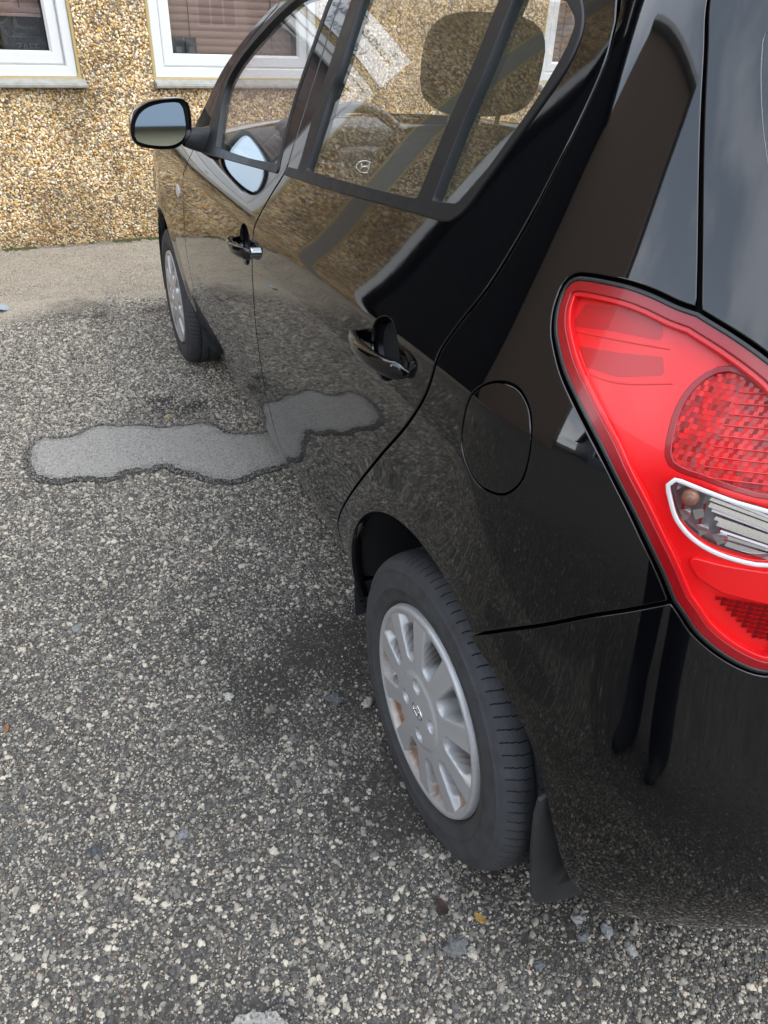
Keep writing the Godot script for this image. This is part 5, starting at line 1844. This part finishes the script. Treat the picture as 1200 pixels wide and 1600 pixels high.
func door_mirrors() -> void:
	var o_out := outline([spline(pts("-1.015,1.048 -1.008,1.072 -0.993,1.096 -0.969,1.114 -0.939,1.124 -0.892,1.129 -0.858,1.129 -0.842,1.118 -0.837,1.090 -0.840,1.044 -0.851,1.026 -0.874,1.008 -0.893,0.999 -0.923,0.996 -0.965,0.999 -1.000,1.007 -1.013,1.025"), true, 0.01)])
	var o_glass := outline([spline(pts("-1.003,1.046 -0.997,1.066 -0.982,1.088 -0.958,1.104 -0.925,1.114 -0.893,1.118 -0.866,1.117 -0.857,1.103 -0.855,1.074 -0.857,1.044 -0.872,1.021 -0.897,1.009 -0.927,1.006 -0.971,1.010 -1.000,1.020 -1.005,1.032"), true, 0.01)])
	var mid := Vector2(-0.925, 1.065)
	var s := Soup.new()
	var rows := []
	var rim := resampled(o_out, 0.008)
	for q in [[0.96, -1.694], [0.985, -1.683], [1.0, -1.684], [1.005, -1.70], [0.99, -1.74], [0.90, -1.785], [0.70, -1.815], [0.40, -1.83], [0.02, -1.834]]:
		var row := []
		for w in rim:
			var k: Vector2 = mid + (w - mid) * q[0]
			row.append(Vector3(k.x, k.y, q[1]))
		rows.append(row)
	for part in [[0, 4, "mirror_rim", M.black_plastic], [3, 9, "mirror_housing", M.black_paint]]:
		var g := Soup.new()
		g.grid(rows.slice(part[0], part[1]), Vector3.ZERO, true, 1)
		var i := g.v.size() / 2
		if g.n[i].dot(g.v[i] - Vector3(mid.x, mid.y, -1.73)) < 0:
			g = Soup.new()
			g.grid(rows.slice(part[0], part[1]), Vector3.ZERO, true, -1)
		if part[0] == 0:
			var l := node("door_mirror", body)
			var r := node("door_mirror", body)
			both(g, part[2], part[3], l, r)
			var gl := Soup.new()
			var gp := resampled(o_glass, 0.008)
			var lift := func(w: Vector2): return Vector3(w.x, w.y, -1.691 + 0.06 * (w.x - mid.x) - 0.165 * (w.y - mid.y))
			var n := Vector3(-0.06, 0.165, 1).normalized()
			for k in gp.size(): gl.tri(lift.call(mid), lift.call(gp[k]), lift.call(gp[(k + 1) % gp.size()]), n, n, n)
			both(gl, "mirror_glass", M.mirror_silver, l, r)
			var b := Soup.new()
			for k in rim.size():
				var a0: Vector3 = rows[0][k]
				var a1: Vector3 = rows[0][(k + 1) % rim.size()]
				b.tri(Vector3(mid.x, mid.y, -1.699), a0 - Vector3(0, 0, 0.006), a1 - Vector3(0, 0, 0.006), Vector3(0, 0, 1), Vector3(0, 0, 1), Vector3(0, 0, 1))
			both(b, "mirror_back", M.matt_black, l, r)
			var arm := []
			for q in [[-0.862, 1.025, -1.72, 0.026, 0.03], [-0.845, 1.022, -1.715, 0.030, 0.032], [-0.822, 1.018, -1.71, 0.033, 0.034], [-0.800, 1.016, -1.70, 0.036, 0.040], [-0.775, 1.016, -1.69, 0.042, 0.05]]:
				var row := []
				for k in 16:
					var a := TAU * k / 16
					row.append(Vector3(q[0], q[1] + q[3] * signf(sin(a)) * pow(absf(sin(a)), 0.6) * (1.0), q[2] + q[4] * signf(cos(a)) * pow(absf(cos(a)), 0.6)))
				arm.append(row)
			var am := Soup.new()
			am.grid(arm, Vector3.ZERO, true, 1)
			if am.n[10].dot(am.v[10] - Vector3(am.v[10].x, 1.02, -1.71)) < 0:
				am = Soup.new()
				am.grid(arm, Vector3.ZERO, true, -1)
			both(am, "mirror_arm", M.black_plastic, l, r)
			s.v.clear()
			set_meta("mirror_nodes", [l, r])
		else:
			var lr: Array = get_meta("mirror_nodes")
			remove_meta("mirror_nodes")
			both(g, part[2], part[3], lr[0], lr[1])

func pillow(c: Vector3, half: Vector3, e := 0.35, tilt := 0.0) -> Soup:
	var s := Soup.new()
	var rows := []
	var f := func(x: float): return signf(x) * pow(absf(x), e)
	for i in 17:
		var th := PI * i / 16 - PI / 2
		var row := []
		for j in 28:
			var ph := TAU * j / 28
			var p := Vector3(f.call(cos(th)) * f.call(cos(ph)) * half.x, f.call(sin(th)) * half.y, f.call(cos(th)) * f.call(sin(ph)) * half.z)
			row.append(c + Basis(Vector3.RIGHT, tilt) * p)
		rows.append(row)
	s.grid(rows, Vector3.ZERO, true, 1)
	var k := s.v.size() / 2
	if s.n[k].dot(s.v[k] - c) < 0:
		s = Soup.new()
		s.grid(rows, Vector3.ZERO, true, -1)
	return s

func cabin() -> void:
	for x in [-0.37, 0.37]:
		var seat := node("front_seat", body)
		put(pillow(Vector3(x, 0.48, -1.22), Vector3(0.25, 0.09, 0.27), 0.4, 0.08).mesh(), "cushion", M.cloth_grey, seat)
		put(pillow(Vector3(x, 0.82, -0.91), Vector3(0.235, 0.33, 0.075), 0.45, 0.22).mesh(), "backrest", M.cloth_grey, seat)
		put(pillow(Vector3(x, 1.265, -0.80), Vector3(0.140, 0.095, 0.05), 0.62, 0.15).mesh(), "headrest", M.cloth_dark, seat)
		for k in [-0.06, 0.06]:
			var t := Soup.new()
			t.tube([Vector3(x + k, 1.08, -0.835), Vector3(x + k, 1.22, -0.805)], [0.006, 0.006], 8)
			put(t.mesh(), "headrest_post", M.chrome, seat)
	var bench := node("rear_bench", body)
	put(pillow(Vector3(0, 0.50, -0.18), Vector3(0.62, 0.09, 0.26), 0.3, 0.08).mesh(), "cushion", M.cloth_grey, bench)
	put(pillow(Vector3(0, 0.78, 0.10), Vector3(0.60, 0.28, 0.07), 0.3, 0.25).mesh(), "backrest", M.cloth_dark, bench)
	boxes(body, "parcel_shelf", M.cloth_dark, Vector3(-0.60, 0.985, 0.12), Vector3(0.60, 1.0, 0.34), 0.004)
	boxes(body, "cabin_floor", M.cloth_dark, Vector3(-0.64, 0.26, -2.0), Vector3(0.64, 0.30, 0.2))
	# dashboard, console and wheel
	var dash := node("dashboard", body)
	put(pillow(Vector3(0, 0.90, -1.86), Vector3(0.72, 0.135, 0.20), 0.35, -0.1).mesh(), "top", M.dash_plastic, dash)
	put(pillow(Vector3(-0.36, 1.02, -1.72), Vector3(0.20, 0.055, 0.11), 0.5).mesh(), "instrument_hood", M.dash_plastic, dash)
	boxes(dash, "centre_panel", M.dash_silver, Vector3(-0.15, 0.74, -1.665), Vector3(0.15, 0.985, -1.645), 0.008)
	for x in [-0.10, 0.10]:
		var t := Soup.new()
		t.tube([Vector3(x, 0.945, -1.648), Vector3(x, 0.945, -1.636)], [0.034, 0.032], 20)
		put(t.mesh(), "air_vent", M.chrome, dash)
	boxes(dash, "display", M.black_plastic, Vector3(-0.055, 0.915, -1.645), Vector3(0.055, 0.965, -1.640), 0.003)
	boxes(dash, "radio", M.black_plastic, Vector3(-0.09, 0.80, -1.645), Vector3(0.09, 0.88, -1.640), 0.003)
	put(pillow(Vector3(0, 0.42, -1.25), Vector3(0.10, 0.14, 0.45), 0.3).mesh(), "centre_console", M.dash_plastic, dash)
	var sw := node("steering_wheel", body)
	sw.transform = Transform3D(Basis(Vector3.RIGHT, -0.42), Vector3(-0.36, 0.955, -1.50))
	var ring := []
	var rad := []
	for i in 49:
		ring.append(Vector3(cos(TAU * i / 48) * 0.178, sin(TAU * i / 48) * 0.178, 0))
		rad.append(0.0155)
	var s := Soup.new()
	s.tube(ring, rad, 10, false)
	put(s.mesh(), "rim", M.wheel_grip, sw)
	put(pillow(Vector3(0, 0, -0.01), Vector3(0.085, 0.068, 0.03), 0.55).mesh(), "hub", M.wheel_grip, sw)
	for a in [0.1, PI - 0.1, -PI / 2 - 0.35, -PI / 2 + 0.35]:
		s = Soup.new()
		s.tube([Vector3(cos(a), sin(a), -0.1) * 0.06, Vector3(cos(a), sin(a), 0) * 0.172], [0.016, 0.011], 8)
		put(s.mesh(), "spoke", M.dash_silver if a < -1.0 else M.black_plastic, sw)
	put(oval_emblem(Vector3(0, 0, 0.022), Vector3.RIGHT, Vector3.UP, 0.028), "emblem", M.chrome, sw)
	s = Soup.new()
	s.tube([Vector3(0, 0, -0.02), Vector3(0, 0, -0.3)], [0.03, 0.035], 10)
	put(s.mesh(), "column", M.black_plastic, sw)
	put(pillow(Vector3(0, 1.315, -1.42), Vector3(0.115, 0.034, 0.016), 0.4).mesh(), "interior_mirror", M.black_plastic, body)
	for x in [-0.72, 0.72]:
		boxes(body, "door_card", M.cloth_grey, Vector3(x - 0.012, 0.32, -1.75), Vector3(x + 0.012, 1.0, -0.45), 0.006)

# ------------------------------------------------------------------ the person who takes the picture, seen only in the paint
class Flesh:
	var bones := []      # [from, to, radius, radius, colour]
	func bone(a: Vector3, b: Vector3, ra: float, rb: float, c: Color) -> void: bones.append([a, b, ra, rb, c])
	func mesh(cell: float, blend: float, into: Soup) -> void:
		var field := {}
		var tint := {}
		for b in bones:
			var m: float = maxf(b[2], b[3]) + cell * 2.2
			var lo: Vector3 = (b[0].min(b[1]) - Vector3.ONE * m) / cell
			var hi: Vector3 = (b[0].max(b[1]) + Vector3.ONE * m) / cell
			var ab: Vector3 = b[1] - b[0]
			var l2 := maxf(ab.length_squared(), 1e-9)
			for x in range(int(floor(lo.x)), int(ceil(hi.x)) + 1):
				for y in range(int(floor(lo.y)), int(ceil(hi.y)) + 1):
					for z in range(int(floor(lo.z)), int(ceil(hi.z)) + 1):
						var p := Vector3(x, y, z) * cell
						var t := clampf((p - b[0]).dot(ab) / l2, 0, 1)
						var d: float = (p - b[0] - ab * t).length() - lerpf(b[2], b[3], t)
						if d > cell * 3.0: continue
						var id := Vector3i(x, y, z)
						if field.has(id):
							var o: float = field[id]
							var h := maxf(blend - absf(o - d), 0.0) / blend
							if d < o: tint[id] = b[4]
							field[id] = minf(o, d) - h * h * blend * 0.25
						else:
							field[id] = d
							tint[id] = b[4]
		var at := {}
		var nm := {}
		var corners := []
		for i in 8: corners.append(Vector3i(i & 1, (i >> 1) & 1, (i >> 2) & 1))
		for id in field:
			var v := []
			var neg := 0
			for c in corners:
				var q = field.get(id + c)
				if q == null:
					v.clear()
					break
				v.append(q)
				if q < 0.0: neg += 1
			if v.size() < 8 or neg == 0 or neg == 8: continue
			var sum := Vector3.ZERO
			var cnt := 0
			for i in 8:
				for ax in 3:
					var j := i | (1 << ax)
					if j == i: continue
					if (v[i] < 0.0) != (v[j] < 0.0):
						sum += Vector3(corners[i]).lerp(Vector3(corners[j]), v[i] / (v[i] - v[j]))
						cnt += 1
			at[id] = (Vector3(id) + sum / cnt) * cell
			var g := Vector3.ZERO
			for i in 8: g += (Vector3(corners[i]) * 2.0 - Vector3.ONE) * v[i]
			nm[id] = g.normalized()
		for id in field:
			var a: float = field[id]
			for ax in 3:
				var step := Vector3i.ZERO
				step[ax] = 1
				var b = field.get(id + step)
				if b == null or (a < 0.0) == (b < 0.0): continue
				var u := Vector3i.ZERO
				u[(ax + 1) % 3] = 1
				var w := Vector3i.ZERO
				w[(ax + 2) % 3] = 1
				var q := [id - u - w, id - w, id, id - u]
				if not (at.has(q[0]) and at.has(q[1]) and at.has(q[2]) and at.has(q[3])): continue
				into.quad(at[q[0]], at[q[1]], at[q[2]], at[q[3]], nm[q[0]], nm[q[1]], nm[q[2]], nm[q[3]])
				for k in 6: into.c.append(tint[id])

func photographer() -> void:
	var eye := Vector3(-1.29037876, 1.33166958, 0.79446782)
	var f := Vector3(0.34747305, 0, -0.75564372).normalized()
	var base := eye - f * 0.40
	base.y = 0
	var o := thing("person", "person in dark jacket and trousers holding up a phone, seen only mirrored in the paint", "person")
	var x := Vector3.UP.cross(f)
	o.transform = Transform3D(Basis(x, Vector3.UP, f), base)
	var m := mat("person_cloth", Color.WHITE, 0.85)
	m.vertex_color_use_as_albedo = true
	var tr := Color(0.010, 0.011, 0.016)
	var ja := Color(0.016, 0.017, 0.022)
	var sh := Color(0.012, 0.012, 0.012)
	var sk := Color(0.46, 0.28, 0.20)
	var fl := Flesh.new()
	for s in [-1.0, 1.0]:
		fl.bone(Vector3(s * 0.095, 0.93, 0), Vector3(s * 0.105, 0.50, 0.02), 0.108, 0.088, tr)
		fl.bone(Vector3(s * 0.105, 0.50, 0.02), Vector3(s * 0.115, 0.10, -0.02), 0.088, 0.078, tr)
		fl.bone(Vector3(s * 0.115, 0.047, -0.05), Vector3(s * 0.135, 0.040, 0.17), 0.045, 0.036, sh)
		fl.bone(Vector3(s * 0.115, 0.10, -0.02), Vector3(s * 0.12, 0.05, 0.0), 0.050, 0.045, sh)
		fl.bone(Vector3(s * 0.075, 0.97, 0), Vector3(s * 0.085, 1.32, 0), 0.105, 0.112, ja)
		fl.bone(Vector3(s * 0.06, 1.40, -0.01), Vector3(s * 0.175, 1.415, -0.01), 0.075, 0.066, ja)
		fl.bone(Vector3(s * 0.185, 1.405, 0), Vector3(s * 0.245, 1.14, 0.10), 0.062, 0.050, ja)
		fl.bone(Vector3(s * 0.245, 1.14, 0.10), Vector3(s * 0.105, 1.23, 0.31), 0.049, 0.037, ja)
		fl.bone(Vector3(s * 0.082, 1.625, 0.015), Vector3(s * 0.084, 1.655, 0.01), 0.013, 0.015, sk)
	fl.bone(Vector3(0, 0.96, 0), Vector3(0, 1.36, 0), 0.12, 0.13, ja)
	fl.bone(Vector3(0, 1.44, 0), Vector3(0, 1.56, 0.03), 0.058, 0.052, sk)
	fl.bone(Vector3(0, 1.655, 0.035), Vector3(0, 1.70, 0.01), 0.078, 0.086, sk)
	fl.bone(Vector3(0, 1.575, 0.075), Vector3(0, 1.61, 0.065), 0.045, 0.060, sk)
	fl.bone(Vector3(0, 1.655, 0.110), Vector3(0, 1.628, 0.125), 0.011, 0.015, sk)
	var s1 := Soup.new()
	fl.mesh(0.017, 0.035, s1)
	# hands on the lower half of the phone: palm, four curled fingers, thumb
	var ph := Vector3(0, 1.275, 0.49)
	for s in [-1.0, 1.0]:
		var h := Flesh.new()
		var wr := Vector3(s * 0.105, 1.23, 0.315)
		var pc := Vector3(s * 0.058, 1.245, 0.372)
		h.bone(wr, pc + Vector3(s * 0.012, 0, -0.012), 0.024, 0.020, sk)
		h.bone(pc + Vector3(0, -0.025, 0), pc + Vector3(0, 0.022, 0), 0.016, 0.016, sk)
		for k in 4:
			var y := 1.212 + 0.019 * k
			var l: float = [0.8, 0.95, 1.0, 0.92][k]
			var a := Vector3(s * 0.060, y, 0.378)
			var b := a + Vector3(-s * 0.006, 0.002, 0.026 * l)
			var c := b + Vector3(-s * 0.024 * l, 0.003, 0.006)
			h.bone(pc + Vector3(0, y - 1.245, 0) * 0.8, a, 0.011, 0.0095, sk)
			h.bone(a, b, 0.0095, 0.0085, sk)
			h.bone(b, c, 0.0085, 0.0072, sk)
		var ta := Vector3(s * 0.060, 1.235, 0.362)
		h.bone(pc + Vector3(0, -0.012, -0.01), ta + Vector3(-s * 0.004, 0.02, -0.010), 0.014, 0.011, sk)
		h.bone(ta + Vector3(-s * 0.004, 0.02, -0.010), ta + Vector3(-s * 0.026, 0.045, -0.004), 0.010, 0.0085, sk)
		h.mesh(0.0045, 0.006, s1)
	put(s1.mesh(), "body", m, o)
	var hair := Flesh.new()
	hair.bone(Vector3(0, 1.715, -0.015), Vector3(0, 1.735, 0.03), 0.086, 0.072, ja)
	hair.bone(Vector3(0, 1.66, -0.035), Vector3(0, 1.70, -0.03), 0.070, 0.082, ja)
	var hs := Soup.new()
	hair.mesh(0.014, 0.02, hs)
	hs.c.clear()
	put(hs.mesh(), "hair", mat("hair_brown", lin(0.03, 0.02, 0.014), 0.7), o)
	for s in [-1.0, 1.0]:
		var e := pillow(Vector3(s * 0.031, 1.662, 0.106), Vector3(0.011, 0.007, 0.008), 0.8)
		put(e.mesh(), "eye", M.lamp_white, o)
	put(pillow(Vector3(0, 1.592, 0.118), Vector3(0.022, 0.005, 0.006), 0.7).mesh(), "mouth", mat("lips", lin(0.32, 0.12, 0.10), 0.5), o)
	# the phone: its lens sits where the picture is taken from, its body behind and below the lens
	var p := thing("phone", "dark phone held upright in both hands of the photographer", "phone")
	p.transform = Transform3D(Basis(x, Vector3.UP, f) * Basis(Vector3.RIGHT, 0.35), eye - f * 0.012)
	boxes(p, "case", M.black_plastic, Vector3(-0.062, -0.128, -0.010), Vector3(0.012, 0.018, -0.001), 0.003)
	boxes(p, "screen", M.matt_black, Vector3(-0.059, -0.125, -0.0112), Vector3(0.009, 0.015, -0.0102))
